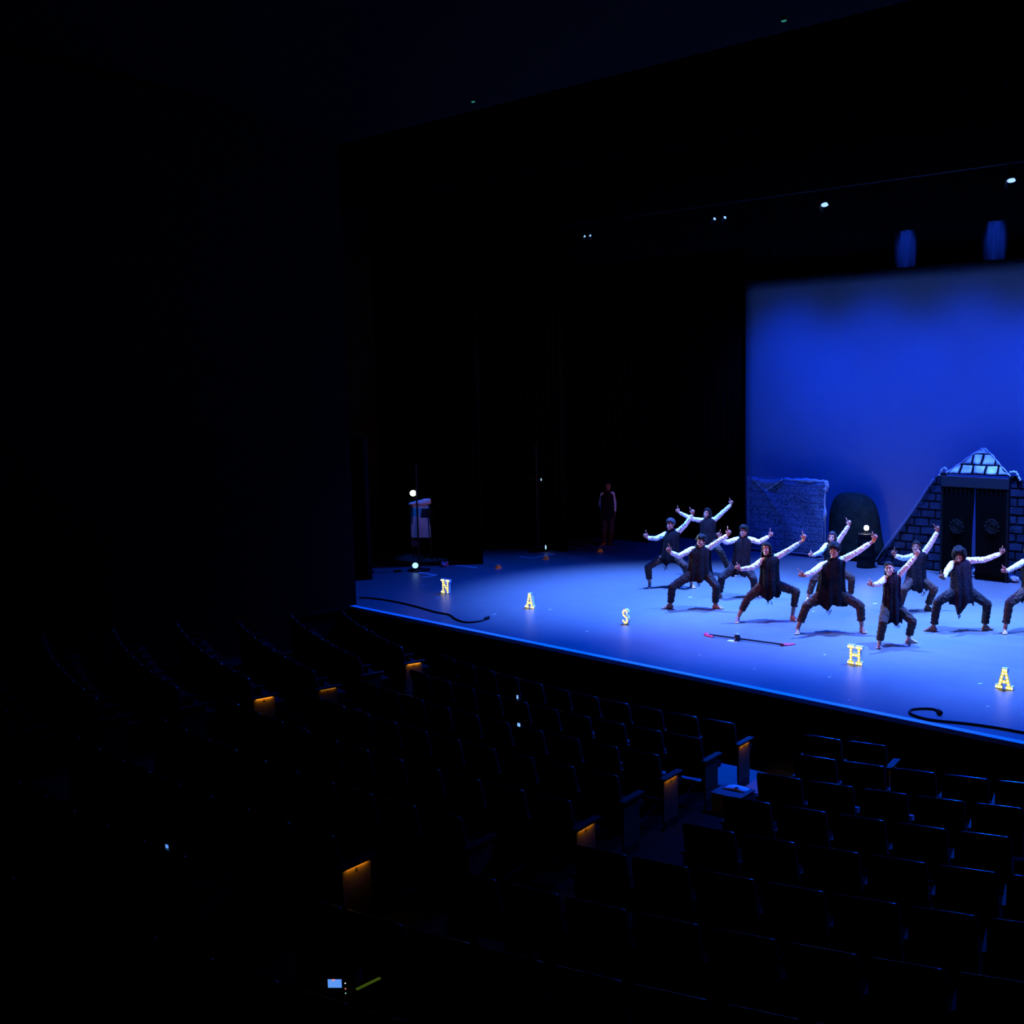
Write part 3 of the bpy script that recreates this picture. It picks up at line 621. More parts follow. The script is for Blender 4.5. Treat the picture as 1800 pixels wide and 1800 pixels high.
# ------------------------------------------------------------------ cables
def catmull(pts, n=8):
    out = []; P_ = [pts[0]]+pts+[pts[-1]]
    for i in range(1, len(P_)-2):
        a, b_, c, d = P_[i-1:i+3]
        for j in range(n):
            t = j/n; out.append(.5*((2*b_)+(c-a)*t+(2*a-5*b_+4*c-d)*t*t+(-a+3*b_-3*c+d)*t**3))
    return out+[pts[-1]]
def cable(px, label, r=.016, plug_at=-1):
    pts = [at_z(u, v, 0)+V((0, 0, r+.001)) for u, v in px]; pts = catmull(pts)
    o = pts[0] if plug_at == 0 else pts[-1]
    rt = empty('cable', (o.x, o.y, 0)); tag(rt, label, 'cable'); q = MB(); q.tube(pts, r, 8); q.build('cord', M['rubber'], rt, smooth=True)
    e, f = (pts[0], pts[2]) if plug_at == 0 else (pts[-1], pts[-3]); d = unit(e-f); e = V((e.x, e.y, .034))
    q = MB(); q.cone(e-d*.03, e+d*.07, .022, .032, 12); q.cone(e+d*.07, e+d*.10, .032, .028, 12); q.build('plug', M['rubber'], rt)
cable([(632, 1052), (655, 1053), (690, 1058), (730, 1067), (765, 1077), (790, 1082), (800, 1089), (818, 1095), (840, 1094), (854, 1090)], 'black cable trailing along the stage edge near the letter N')
cable([(1650, 1254), (1643, 1249), (1625, 1247.5), (1604, 1249), (1599, 1254), (1606, 1259), (1625, 1265), (1650, 1269), (1700, 1274), (1750, 1281), (1800, 1290), (1850, 1299)], 'black cable looped back on itself near the stage edge', plug_at=0)

# ------------------------------------------------------------------ tape marks, scraps and markers
def strip(pa, pb, w_, name, label, cat, group=None):
    d = unit(pb-pa); s_ = V((d.y, -d.x, 0)); m_ = (pa+pb)/2; q = MB()
    q.obox(m_+V((0, 0, .0015)), (d*((pb-pa).length/2), s_*w_/2, V((0, 0, .001)))); return tag(q.build(name, M['tape'], org=(m_.x, m_.y, 0)), label, cat, group)
def corner(pts, label):
    c = at_z(*pts[1]); r = empty('tape_mark', c); tag(r, label, 'tape mark')
    for a, b_ in zip(pts[:-1], pts[1:]):
        pa_, pb_ = at_z(*a), at_z(*b_); d = unit(pb_-pa_); s_ = V((d.y, -d.x, 0)); q = MB()
        q.obox((pa_+pb_)/2+V((0, 0, .0015)), (d*((pb_-pa_).length/2), s_*.03, V((0, 0, .001)))); q.build('tape_strip', M['tape'], r)
corner([(728, 1004.5), (767, 1011), (742, 1015)], 'white tape corner on the floor beside the lamp stand with a white lens')
corner([(797, 993), (838, 998)], 'white tape line on the floor between the lamp stand and the first orange marker')
corner([(912, 978), (935, 981), (942, 980.5)], 'white tape line on the floor behind the second orange marker')
corner([(948, 971), (976, 974), (943, 979.5)], 'white tape corner on the floor beside the second lamp stand')
corner([(990, 960.5), (1026, 965.5)], 'faint white tape line between the second and third orange markers')
corner([(1051, 960.8), (1068, 958.6)], 'white tape line at the feet of the person in the wings')
SC = [(745, 1028, 6), (770, 1051, 5), (967, 1071.5, 6), (869, 1080, 5), (1032, 1110, 5), (1230, 1151.5, 4), (1326, 1176, 4), (1450, 1151, 4), (1458, 1190.5, 5), (1723, 1202, 8), (1736, 1242, 5), (1493, 1231, 4), (1538, 1061.5, 8), (1215, 953, 5), (1213, 1050, 6), (1430, 1075, 5), (876, 991, 6)]
for u, v, w_ in SC:
    strip(at_z(u-w_/2, v+.3), at_z(u+w_/2, v-w_*.12), .022, 'tape_scrap', 'small pale scrap of tape stuck to the blue-lit stage floor', 'tape scrap', 'tape scraps on the stage floor')
for (u, v), lab in zip([(876, 999), (960, 983), (1055, 970)], ['orange domed floor marker nearest the white-lensed lamp stand', 'orange domed floor marker beside the white tape corner', 'orange domed floor marker below the person in the wings']):
    p = at_z(u, v); r = empty('floor_marker', p); tag(r, lab, 'floor marker')
    q = MB(); n = 16
    prof = [(.085, .0), (.085, .012), (.068, .018), (.058, .05), (.040, .078), (.018, .088)]
    for rr, z in prof:
        for i in range(n): q.v.append((p.x+rr*math.cos(6.2832*i/n), p.y+rr*math.sin(6.2832*i/n), z))
    for j in range(len(prof)-1):
        for i in range(n): q.f.append((j*n+i, j*n+(i+1) % n, (j+1)*n+(i+1) % n, (j+1)*n+i))
    q.f += [tuple(range((len(prof)-1)*n, len(prof)*n)), tuple(range(n-1, -1, -1))]; q.mi = [0]*len(q.f); q.build('dome', M['orange'], r)
    for a in (-2.5, -1.7, -.9):
        q = MB(); q.ell(p+V((.056*math.cos(a), .056*math.sin(a), .045)), .014, 8, 6); q.build('vent_hole', M['rubber'], r)
def lump(px, size, seed, name, label, cat, m, z=0):
    p = at_z(*px, z) if not isinstance(px, V) else px; rn = random.Random(seed); q = MB()
    for i in range(9): q.ell(p+V((rn.uniform(-1, 1)*size[0]*.6, rn.uniform(-1, 1)*size[1]*.6, size[2]*rn.uniform(.25, .6))), (V((size[0]*rn.uniform(.3, .55), 0, size[2]*rn.uniform(-.3, .3))), V((0, size[1]*rn.uniform(.3, .55), 0)), V((0, 0, size[2]*rn.uniform(.22, .36)))), 10, 6)
    me = remesh(q, max(size)/14, 1, .4, p, (max(size)*.06, 5/max(size))); lo = min(v.co.z for v in me.vertices)
    for v in me.vertices: v.co.z -= lo
    return tag(link(name, me, m, None, p), label, cat)
M['violet'] = mat('violet_cloth', (.30, .22, .42), .8, var=.2); M['greycloth'] = mat('grey_cloth', (.10, .10, .11), .8, var=.2)
lump((780, 996), (.11, .10, .13), 3, 'cloth_bundle', 'small crumpled violet cloth bundle on the dark wing floor', 'cloth', M['violet'])
lump((761, 992), (.14, .08, .06), 4, 'cloth_bundle', 'flat crumpled grey cloth beside the violet bundle', 'cloth', M['greycloth'])

# ------------------------------------------------------------------ light stands in the wings
def boom(px, lamps, label, h):
    p = at_z(*px); r = empty('light_stand', p); tag(r, label, 'light stand')
    q = MB(); q.cone(p, p+V((0, 0, .03)), .26, .26, 24); q.build('base_plate', M['black_metal'], r)
    q = MB(); q.cone(p+V((0, 0, .03)), p+V((0, 0, h)), .022, .022, 12); q.build('pole', M['black_metal'], r)
    for (u, v, lens, rad, tgt) in lamps:
        d0 = (p-CAM).dot(FW)-.16; c = at_d(u, v, d0); d = unit(V(tgt)-c); a, b_, _ = frame(d)
        q = MB(); q.cone(c-d*.34, c-d*.10, rad*.8, rad, 18); q.cone(c-d*.10, c, rad*1.02, rad*1.15, 18)
        hs = q.build('lamp_housing', M['black_metal'], r)
        q = MB(); q.cone(c+d*.001, c+d*.010, rad*.98, rad*.92, 24); q.build('lens', M[lens], r)
        mnt = c-d*.2; q = MB(); q.cone(mnt, (p.x, p.y, mnt.z), .016, .016, 8); q.build('clamp_arm', M['black_metal'], r)
boom((737, 1003), [(726, 867, 'lamp_warm', .070, (-2, 2, 2.6)), (730, 994, 'lamp_cool', .070, (-4, 4, 1.5)), (728, 955, 'lens_dark', .075, (-6, 6, 1.5))], 'tall black light stand with glowing white and pale blue round lenses', 2.6)
boom((946, 969), [(959, 962, 'lamp_cool', .06, (-17.9, 22.4, .4)), (951, 843, 'lamp_cool', .035, (-18.1, 22.4, 2.0))], 'black light stand in the wings with lamps turned away to the stage', 2.9)
# pale board with crumpled cloth along its top, behind the first stand
M['board'] = mat('pale_board', (.45, .47, .5), .7, var=.12, scale=6)
bp = at_z(742, 985.0); d0 = (bp-CAM).dot(FW)+.2
def bpt(u, v, off=0): return at_d(u, v, d0+off)
rb = empty('wing_trolley', V((bp.x, bp.y, 0))); tag(rb, 'pale board on a black trolley topped with crumpled cloth in the wings', 'trolley')
q = MB(); cs = [bpt(723, 945), bpt(757, 945), bpt(755, 887), bpt(722, 887)]; bk = V((FW.x, FW.y, 0)).normalized()
q.add([*cs, *[c+bk*.03 for c in cs]], [(0, 1, 2, 3), (7, 6, 5, 4), (1, 0, 4, 5), (2, 1, 5, 6), (3, 2, 6, 7), (0, 3, 7, 4)]); q.build('board', M['board'], rb)
for t in (.04, .96):
    q = MB(); a = cs[0].lerp(cs[1], t)+bk*.05; q.cone((a.x, a.y, 0), (a.x, a.y, cs[2].z), .018, .018, 8); q.build('post', M['black_metal'], rb)
q = MB(); a, c = cs[0]+bk*.05, cs[1]+bk*.05; q.cone((a.x, a.y, .08), (c.x, c.y, .08), .018, .018, 8); q.build('bottom_bar', M['black_metal'], rb)
q = MB(); rn = random.Random(5)
for i in range(14):
    t = i/13; c = cs[3].lerp(cs[2], t)+V((0, 0, .02+.07*t)); q.ell(c, (RT*.05, bk*.045, V((0, 0, .04+.06*t*rn.uniform(.5, 1.2)))), 10, 6)
me = remesh(q, .012, 1, .4, V((bp.x, bp.y, 0)), (.008, 30)); link('draped_cloth', me, mat('pale_cloth', (.7, .72, .75), .8), rb)
ms = at_z(757, 988); msr = empty('music_stand', V((ms.x, ms.y, 0))); tag(msr, 'black stand with slanted tray in front of the pale board', 'stand')
md = (ms-CAM).dot(FW); q = MB(); c = at_d(752, 902, md); q.obox(c, (RT*.17, V((0, 0, .11))+bk*.06, unit(bk)*.01)); q.build('tray', M['rubber'], msr)
q = MB(); q.cone((ms.x, ms.y, .3), (c.x, c.y, c.z-.05), .012, .012, 8); q.build('shaft', M['rubber'], msr)
for a in (.3, 2.4, 4.5):
    q = MB(); q.tube([(ms.x, ms.y, .32), (ms.x+.26*math.cos(a), ms.y+.26*math.sin(a), .012)], .010, 6); q.build('leg', M['rubber'], msr)
wl = V((-23.6, 15.6, 2.9)); spot('wing_worklight', wl, (cs[0]+cs[2])/2, 90, (0.0, .13, 1), 40, .6, .05)  # added unseen lamp that throws blue onto the pale board

# ------------------------------------------------------------------ hieroglyph cloth on a pipe frame
def glyph_mat():
    m, b_, nt = new_mat('hieroglyph_cloth'); L = nt.links; N = nt.nodes
    uv = N.new('ShaderNodeTexCoord'); br = N.new('ShaderNodeTexBrick'); br.inputs['Scale'].default_value = 1
    br.inputs['Color1'].default_value = (.24, .29, .37, 1); br.inputs['Color2'].default_value = (.22, .27, .35, 1); br.inputs['Mortar'].default_value = (.04, .05, .08, 1)
    br.inputs['Brick Width'].default_value = 9.0; br.inputs['Row Height'].default_value = .205; br.inputs['Mortar Size'].default_value = .007
    mp = N.new('ShaderNodeMapping'); mp.inputs['Rotation'].default_value = (math.pi/2, 0, 0); L.new(uv.outputs['Object'], mp.inputs['Vector'])
    L.new(mp.outputs['Vector'], br.inputs['Vector'])
    vo = N.new('ShaderNodeTexVoronoi'); vo.feature = 'DISTANCE_TO_EDGE'; vo.inputs['Scale'].default_value = 17; vo.inputs['Randomness'].default_value = .8; L.new(mp.outputs['Vector'], vo.inputs['Vector'])
    no = N.new('ShaderNodeTexNoise'); no.inputs['Scale'].default_value = 16; L.new(mp.outputs['Vector'], no.inputs['Vector'])
    lt = N.new('ShaderNodeMath'); lt.operation = 'LESS_THAN'; lt.inputs[1].default_value = .10; L.new(vo.outputs['Distance'], lt.inputs[0])
    gt = N.new('ShaderNodeMath'); gt.operation = 'GREATER_THAN'; gt.inputs[1].default_value = .47; L.new(no.outputs['Fac'], gt.inputs[0])
    mu = N.new('ShaderNodeMath'); mu.operation = 'MULTIPLY'; L.new(lt.outputs[0], mu.inputs[0]); L.new(gt.outputs[0], mu.inputs[1])
    mx = N.new('ShaderNodeMix'); mx.data_type = 'RGBA'; L.new(mu.outputs[0], mx.inputs['Factor']); L.new(br.outputs['Color'], mx.inputs['A']); mx.inputs['B'].default_value = (.05, .065, .11, 1)
    L.new(mx.outputs['Result'], b_.inputs['Base Color']); b_.inputs['Roughness'].default_value = .75; b_.inputs['Specular IOR Level'].default_value = .2
    return m
M['glyph'] = glyph_mat(); M['white_cloth'] = mat('white_cloth', (.62, .63, .66), .7, var=.08); M['pipe'] = mat('grey_pipe', (.30, .30, .32), .4, metal=.3)
gy = 22.75; gl, gr = at_y(1316, 842, gy), at_y(1449, 845, gy); gtop = (gl.z+gr.z)/2
gb = at_z(1448, 984).z+.0; gx0, gx1 = gl.x, gr.x; gw = gx1-gx0
gf = empty('hieroglyph_panel', ((gx0+gx1)/2, gy, 0)); tag(gf, 'blue hieroglyph-printed cloth hung on a pipe frame at the back of stage', 'stage panel')
q = MB(); nx, nz = 60, 44
for j in range(nz+1):
    for i in range(nx+1):
        a = i/nx; h = j/nz; z = .10+(gtop-.13)*h
        sag = .0
        y = gy-.02+.012*math.sin(a*17+h*3)*(1-h*.4)
        l1 = a-(.13+.62*(1-h)); y -= .05*math.exp(-(l1/.045)**2)*max(0, h*1.2-.25)      # diagonal crease from the upper corner
        l2 = (1-a)-(.02+.35*(1-h)); y -= .035*math.exp(-(l2/.05)**2)*max(0, h-.35)
        y -= .02*math.sin(h*9+a*4)*math.sin(a*7)
        if h > .97: z -= .02*math.sin(a*math.pi*3)**2
        q.v.append((gx0+gw*a, y, z))
q.f = [(j*(nx+1)+i, j*(nx+1)+i+1, (j+1)*(nx+1)+i+1, (j+1)*(nx+1)+i) for j in range(nz) for i in range(nx)]; q.mi = [0]*len(q.f)
o = q.build('printed_cloth', M['glyph'], gf, smooth=True); o.modifiers.new('t', 'SOLIDIFY').thickness = .006
for x in (gx0-.02, gx1+.03):
    q = MB(); q.cone((x, gy, 0), (x, gy, gtop+.02), .022, .022, 10); q.build('upright', M['pipe'], gf)
    q = MB(); q.cone((x, gy-.35, .025), (x, gy+.35, .025), .022, .022, 10); q.build('foot', M['pipe'], gf)
q = MB(); q.cone((gx0-.03, gy, gtop+.02), (gx1+.04, gy, gtop+.02), .022, .022, 10); q.build('top_bar', M['pipe'], gf)
# white cloth rolled over the top bar, the sagging fold and the wrapped corner
q = MB(); n = 14
q.tube([(gx0+gw*(.50+.5*i/n), gy-.012, gtop+.022+.012*math.sin(i*1.9)) for i in range(n+1)], [.040-.012*math.sin(i*.6) for i in range(n+1)], 10); q.build('rolled_cloth', M['white_cloth'], gf, smooth=True)
q = MB(); nx, nz = 26, 10                                   # flap folded over the bar, hanging in a point
for j in range(nz+1):
    for i in range(nx+1):
        a = i/nx; h = j/nz; L = .30*(1-abs(a-.44)/(.44 if a < .44 else .56))**.85
        q.v.append((gx0+gw*(.06+.42*a), gy-.045-.035*math.sin(h*math.pi)-.02*math.sin(a*9)*h, gtop+.03-.03*math.sin(a*math.pi)-L*h))
q.f = [(j*(nx+1)+i, j*(nx+1)+i+1, (j+1)*(nx+1)+i+1, (j+1)*(nx+1)+i)[::-1] for j in range(nz) for i in range(nx)]; q.mi = [0]*len(q.f)
o = q.build('folded_flap', mat('pale_blue_cloth', (.26, .28, .32), .7, var=.35, scale=7), gf, smooth=True); o.modifiers.new('t', 'SOLIDIFY').thickness = .006
q = MB(); fp = []
for i in range(nx+1):
    a = i/nx; L = .30*(1-abs(a-.44)/(.44 if a < .44 else .56))**.85; fp.append((gx0+gw*(.06+.42*a), gy-.055-.02*math.sin(a*9), gtop+.03-.03*math.sin(a*math.pi)-L))
q.tube(fp, [.012+.007*math.sin(i*1.3) for i in range(nx+1)], 8); q.build('flap_hem', M['white_cloth'], gf, smooth=True)
q = MB()
for t, (dx, dz, rx, rz) in enumerate([(.06, -.02, .075, .07), (.085, -.09, .07, .09), (.06, -.17, .05, .09)]): q.ell((gx1+dx, gy-.01, gtop+dz), (V((rx, 0, 0)), V((0, .05, 0)), V((0, 0, rz))), 12, 8)
link('corner_wrap', remesh(q, .014, 1, .4, V(((gx0+gx1)/2, gy, 0)), (.006, 26)), M['white_cloth'], gf)
q = MB(); q.tube([(gx1+.03+.014*math.sin(i*1.1), gy-.02, gtop-.15-i*.085) for i in range(11)], [.034, .026, .022, .024, .028, .022, .02, .04, .05, .036, .02], 8); q.build('wrapped_cloth', M['white_cloth'], gf, smooth=True)
q = MB(); q.tube([(gx0+gw*i/12, gy-.03-.01*math.sin(i*2.1), .085+.006*math.sin(i*3)) for i in range(13)], .014, 8); q.build('bottom_hem', mat('blue_grey_hem', (.3, .31, .34), .7), gf, smooth=True)

# ------------------------------------------------------------------ dark green rock-like prop, black drum and work lamp
my = 23.2; rows = []
OUT = [(866, 1487, 1512), (868, 1478, 1520), (873, 1470, 1529), (881, 1465, 1536), (893, 1461, 1541), (910, 1459, 1544), (935, 1458, 1548), (960, 1457, 1553), (977, 1456, 1558)]
q = MB(); n = 30; yb = my
for v, ul, ur in OUT[::-1]:
    a, c = at_y(ul, v, yb), at_y(ur, v, yb); z = max(0, (a.z+c.z)/2); m_ = (a+c)/2; hw = (c.x-a.x)/2; zz = z
    rows.append((m_.x, hw, zz))
rows[0] = (rows[0][0], rows[0][1], 0.0)
for cx_, hw, z in rows:
    for i in range(n):
        t = 6.2832*i/n; nn_ = 1+.05*noise.noise(V((math.cos(t)*2, math.sin(t)*2, z*2.5)))
        q.v.append((cx_+hw*nn_*math.cos(t), my+.34*(hw/.7)*nn_*math.sin(t), z))
for j in range(len(rows)-1):
    for i in range(n): q.f.append((j*n+i, j*n+(i+1) % n, (j+1)*n+(i+1) % n, (j+1)*n+i))
q.f += [tuple(range((len(rows)-1)*n, len(rows)*n)), tuple(range(n-1, -1, -1))]; q.mi = [0]*len(q.f)
rk = empty('rock_prop', (rows[0][0], my, 0)); tag(rk, 'dark green cloth-covered rounded rock prop behind the work lamp', 'stage prop')
o = q.build('cloth_cover', mat('dark_green_cloth', (.014, .022, .017), .9, var=.4, scale=5, bump=.7, bscale=9, spec=.1), rk, smooth=True)
m_ = o.modifiers.new('s', 'SUBSURF'); m_.levels = 1; m_.render_levels = 2
dp_ = at_z(1522, 997); dr = empty('black_drum', dp_); tag(dr, 'black round drum pedestal standing behind the dancers', 'pedestal')
q = MB(); dh = at_y(1522, 938, dp_.y).z
for z0, z1, r0, r1 in ((0, .04, .225, .235), (.04, dh-.05, .225, .205), (dh-.05, dh, .215, .215)): q.cone(dp_+V((0, 0, z0)), dp_+V((0, 0, z1)), r0, r1, 28)
q.build('shell', M['rubber'], dr)
for z in (.30, .62):
    q = MB(); q.cone(dp_+V((0, 0, z)), dp_+V((0, 0, z+.025)), .232, .232, 28); q.build('hoop', M['black_metal'], dr)
lp = at_d(1523, 928, (dp_-CAM).dot(FW)); lr = empty('work_lamp', (lp.x, lp.y, dp_.z+dh)); tag(lr, 'bright bare work lamp glowing on top of the black drum', 'lamp')
q = MB(); q.cone((lp.x, lp.y, dh), (lp.x, lp.y, dh+.025), .08, .075, 16); q.build('base', M['black_metal'], lr)
q = MB(); q.cone((lp.x, lp.y, dh+.025), (lp.x, lp.y, max(dh+.03, lp.z-.06)), .028, .028, 12); q.build('socket', M['black_metal'], lr)
q = MB(); q.ell((lp.x, lp.y, lp.z), (V((.062, 0, 0)), V((0, .062, 0)), V((0, 0, .066))), 16, 10); q.build('bulb', M['work'], lr, smooth=True)
pl_ = bpy.data.lights.new('work_lamp_light', 'POINT'); pl_.energy = 6; pl_.color = (1, .86, .62); pl_.shadow_soft_size = .07
po = bpy.data.objects.new('work_lamp_light', pl_); COL.objects.link(po); po.location = (lp.x, lp.y, lp.z+.02)

# ------------------------------------------------------------------ painted brick pyramid
PY = 22.75
def pp(u, v): p = at_y(u, v, PY); return p.x, p.z
apex = pp(1719, 789); L_OUT = [pp(1541, 1000), pp(1560, 960), pp(1600, 905), pp(1622, 870), pp(1640, 843), pp(1650, 831)]
L_OUT[0] = (L_OUT[0][0], 0.0)
AX = apex[0]
def outl(z):            # half-width of the pyramid at height z
    pts = [(zz, AX-x) for x, zz in L_OUT]
    for (z0, w0), (z1, w1) in zip(pts[:-1], pts[1:]):
        if z <= z1: return w0+(w1-w0)*(z-z0)/(z1-z0)
    return pts[-1][1]
zt = L_OUT[-1][1]
d0x, d1x = pp(1657, 900)[0], pp(1771, 900)[0]
M['brick_cloth'] = mat('black_brick_cloth', (.008, .008, .009), .9, spec=.1, var=.3); M['brick_dark'] = mat('painted_brick', (.024, .031, .055), .85, var=.22, scale=7, bump=.12, bscale=14, spec=.15)
M['brick_pale'] = mat('pale_brick_cloth', (.75, .77, .8), .5, var=.25, scale=6, bump=.7, bscale=9)
pyr = empty('brick_pyramid', (AX, PY, 0)); tag(pyr, 'painted brick pyramid of draped cloth with a pale crumpled peak', 'stage set')
def wr_(x, z, amp): return amp*(math.sin(x*7+2*math.sin(z*5))+.7*math.sin(z*11+x*9+1.5*math.sin(x*13)))
def patch(fx0, fx1, z0, z1, off, nx, nz, amp, name, m, parent, solid=.008, tilt=0.0, sm=True):
    q = MB()
    for j in range(nz+1):
        z = z0+(z1-z0)*j/nz; a, c = fx0(z), fx1(z)
        for i in range(nx+1):
            x = a+(c-a)*i/nx; q.v.append((x, PY-off+wr_(x, z, amp)+.04*z+tilt*max(0, z-zt), z))
    q.f = [(j*(nx+1)+i, j*(nx+1)+i+1, (j+1)*(nx+1)+i+1, (j+1)*(nx+1)+i) for j in range(nz) for i in range(nx)]; q.mi = [0]*len(q.f)
    o = q.build(name, m, parent, smooth=sm); s_ = o.modifiers.new('t', 'SOLIDIFY'); s_.thickness = solid; s_.offset = -1; return o
lw = patch(lambda z: AX-outl(z), lambda z: d0x+.04, .0, zt, 0, 24, 30, .010, 'side_cloth', M['brick_cloth'], pyr)
rw = patch(lambda z: d1x-.04, lambda z: AX+outl(z), .0, zt, 0, 24, 30, .010, 'side_cloth', M['brick_cloth'], pyr)
zp0 = pp(1700, 834)[1]; za = apex[1]
def topw(z):            # half-width of the peak piece
    t = (z-zp0)/(za-zp0); return max(.012, (AX-pp(1664, 826)[0])*(1-t)**.92)
pk = patch(lambda z: AX-topw(z)-.02, lambda z: AX+topw(z)*1.0+.02, zp0, za, .08, 26, 16, .022, 'peak_cloth', M['brick_cloth'], pyr, tilt=.5)
for side in (-1, 1):
    row = 0; z = .03; rh = .205
    while z+rh*.5 < zt-.02:
        za_, zb_ = z+.022, min(z+rh-.022, zt-.01); bw = .385; x = (d0x-.0) if side < 0 else d1x
        off = 0 if row % 2 else -bw*.45; k = 0
        while True:
            i0 = off+k*bw+.025; i1 = off+(k+1)*bw-.025; k += 1
            lim_a, lim_b = (outl(za_)-(AX-d0x), outl(zb_)-(AX-d0x)) if side < 0 else (outl(za_)-(d1x-AX), outl(zb_)-(d1x-AX))
            if i0 > max(lim_a, lim_b)-.05: break
            i0 = max(i0, .02)
            if i1-i0 < .05: continue
            def f_near(zz, i0=i0): return i0
            def f_far(zz, i1=i1, i0=i0, la=lim_a, lb=lim_b, A=za_, Bz=zb_): return max(i0+.02, min(i1, la+(lb-la)*(zz-A)/(Bz-A)-.03))
            jit = random.uniform(-.008, .008)
            if side < 0: patch(lambda zz: d0x-f_far(zz), lambda zz: d0x-f_near(zz), za_+jit, zb_+jit*.5, .016, 3, 2, .010, 'brick', M['brick_dark'], lw, sm=False)
            else: patch(lambda zz: d1x+f_near(zz), lambda zz: d1x+f_far(zz), za_+jit, zb_+jit*.5, .016, 3, 2, .010, 'brick', M['brick_dark'], rw, sm=False)
        z += rh; row += 1
for r_i, (fz0, fz1, cuts) in enumerate([(.04, .34, (-1, -.62, -.20, .24, .62, 1)), (.40, .76, (-1, -.42, .05, .72, 1)), (.80, 1.0, (-1, 1))]):
    za_, zb_ = zp0+(za-zp0)*fz0, zp0+(za-zp0)*fz1; W_ = topw(za_)
    for c0_, c1_ in zip(cuts[:-1], cuts[1:]):
        g0, g1 = (.0 if c0_ == -1 else .03), (.0 if c1_ == 1 else .03)
        xa, xb = AX+c0_*W_+g0, AX+c1_*W_-g1
        patch(lambda zz: max(xa, AX-topw(zz)) if xa < AX+topw(zz) else AX+topw(zz)-.005, lambda zz: min(xb, AX+topw(zz)) if xb > AX-topw(zz) else AX-topw(zz)+.005, za_, zb_, .094, 6, 4, .022, 'brick', M['brick_pale'], pk, tilt=.5)
for pts in ([(1649, 838), (1655, 826), (1661, 823), (1664, 829), (1672, 831), (1684, 832)], [(1774, 831), (1781, 830), (1786, 832), (1790, 840), (1793, 845)], [(1541, 985), (1560, 957), (1600, 903), (1622, 868), (1640, 842)]):
    P_ = catmull([at_y(u, v, PY)+V((0, -.06+.04*max(0, at_y(u, v, PY).z), 0)) for u, v in pts], 5); rr = .028 if len(pts) > 5 or pts[0][0] == 1774 else .012
    q = MB(); q.tube(P_, [rr*(1+.35*math.sin(i*1.7)) for i in range(len(P_))], 8); q.build('cloth_edge', M['white_cloth'] if rr > .02 else mat('blue_cloth_edge', (.3, .31, .34), .6), pyr, smooth=True)
for sg in (-1, 1):
    q = MB(); zz = [zp0+(za-zp0)*i/14 for i in range(15)]
    q.tube([(AX+sg*(topw(z)+.015), PY-.10+wr_(AX+sg*topw(z), z, .022)+.04*z+.5*max(0, z-zt), z) for z in zz], [.016*(1+.5*math.sin(i*1.9+sg)) for i in range(15)], 8); q.build('cloth_edge', M['white_cloth'], pyr, smooth=True)
for x in (d0x+.02, d1x-.02, AX-outl(0)+.35, AX+outl(0)-.35):
    q = MB(); h = min(zt, 2.2) if abs(x-AX) < 1.2 else .35; q.cone((x, PY+.20, 0), (x, PY+.20, h), .02, .02, 8); q.build('support_pole', M['black_metal'], pyr)
# doorway with black curtains in front of the opening
DY = 22.2
def dpx(u, v): p = at_y(u, v, DY); return p.x, p.z
dl, dz1 = dpx(1655, 836); dr_, _ = dpx(1775, 842); dz0 = dpx(1715, 858)[1]
dw = empty('doorway', ((dl+dr_)/2, DY, 0)); tag(dw, 'dark doorway with a lintel and two black hanging curtains set in the pyramid', 'doorway')
q = MB(); q.box((dl, DY-.03, dz0), (dr_, DY+.01, dz1)); q.build('lintel', mat('dark_blue_lintel', (.008, .009, .018), .8, var=.2), dw, bevel=.01)
for x in (dl, dr_-.06):
    q = MB(); q.box((x, DY-.02, 0), (x+.06, DY+.06, dz0)); q.build('jamb', M['brick_cloth'], dw)
xm = dpx(1713, 930)[0]
for a0, a1, c_ in ((dl+.06, xm-.0, 0), (xm+.0, dr_-.06, 1)):
    q = MB(); nx, nz = 30, 14
    for j in range(nz+1):
        h = j/nz; z = .02+(dz0+.03-.02)*h; gap = .05*math.sin(min(1, max(0, (.9-h)/.9))*math.pi*.75)
        e0, e1 = (a0, a1-gap) if c_ == 0 else (a0+gap*.55, a1)
        for i in range(nx+1): q.v.append((e0+(e1-e0)*i/nx, DY-.01+.022*math.sin(i*1.45+c_)*(1-.4*h), z))
    q.f = [(j*(nx+1)+i, j*(nx+1)+i+1, (j+1)*(nx+1)+i+1, (j+1)*(nx+1)+i) for j in range(nz) for i in range(nx)]; q.mi = [0]*len(q.f)
    o = q.build('door_curtain', M['velvet'], dw, smooth=True); o.modifiers.new('t', 'SOLIDIFY').thickness = .008
    ex, ez = dpx(1683 if c_ == 0 else 1745, 925); q = MB()
    for rr in (.05, .10, .15):
        q.tube([(ex+rr*math.cos(6.2832*i/20), DY-.045, ez+rr*math.sin(6.2832*i/20)) for i in range(21)], .008, 6)
    for i in range(12):
        a = 6.2832*i/12; q.tube([(ex+.155*math.cos(a), DY-.045, ez+.155*math.sin(a)), (ex+.20*math.cos(a), DY-.045, ez+.20*math.sin(a))], .006, 5)
    q.build('sun_emblem', mat('dim_green_thread', (.006, .009, .008), .8), dw)
M['blue_grey'] = mat('blue_grey_cloth', (.22, .24, .30), .6, var=.3, scale=8)
lump((1777, 1022), (.28, .16, .16), 11, 'cloth_bundle', 'crumpled pale blue cloth heaped beside the black doorway', 'cloth', M['blue_grey'])
lump((1716, 1010), (.16, .10, .12), 12, 'cloth_bundle', 'small pale cloth bundle at the foot of the doorway curtain', 'cloth', M['blue_grey'])

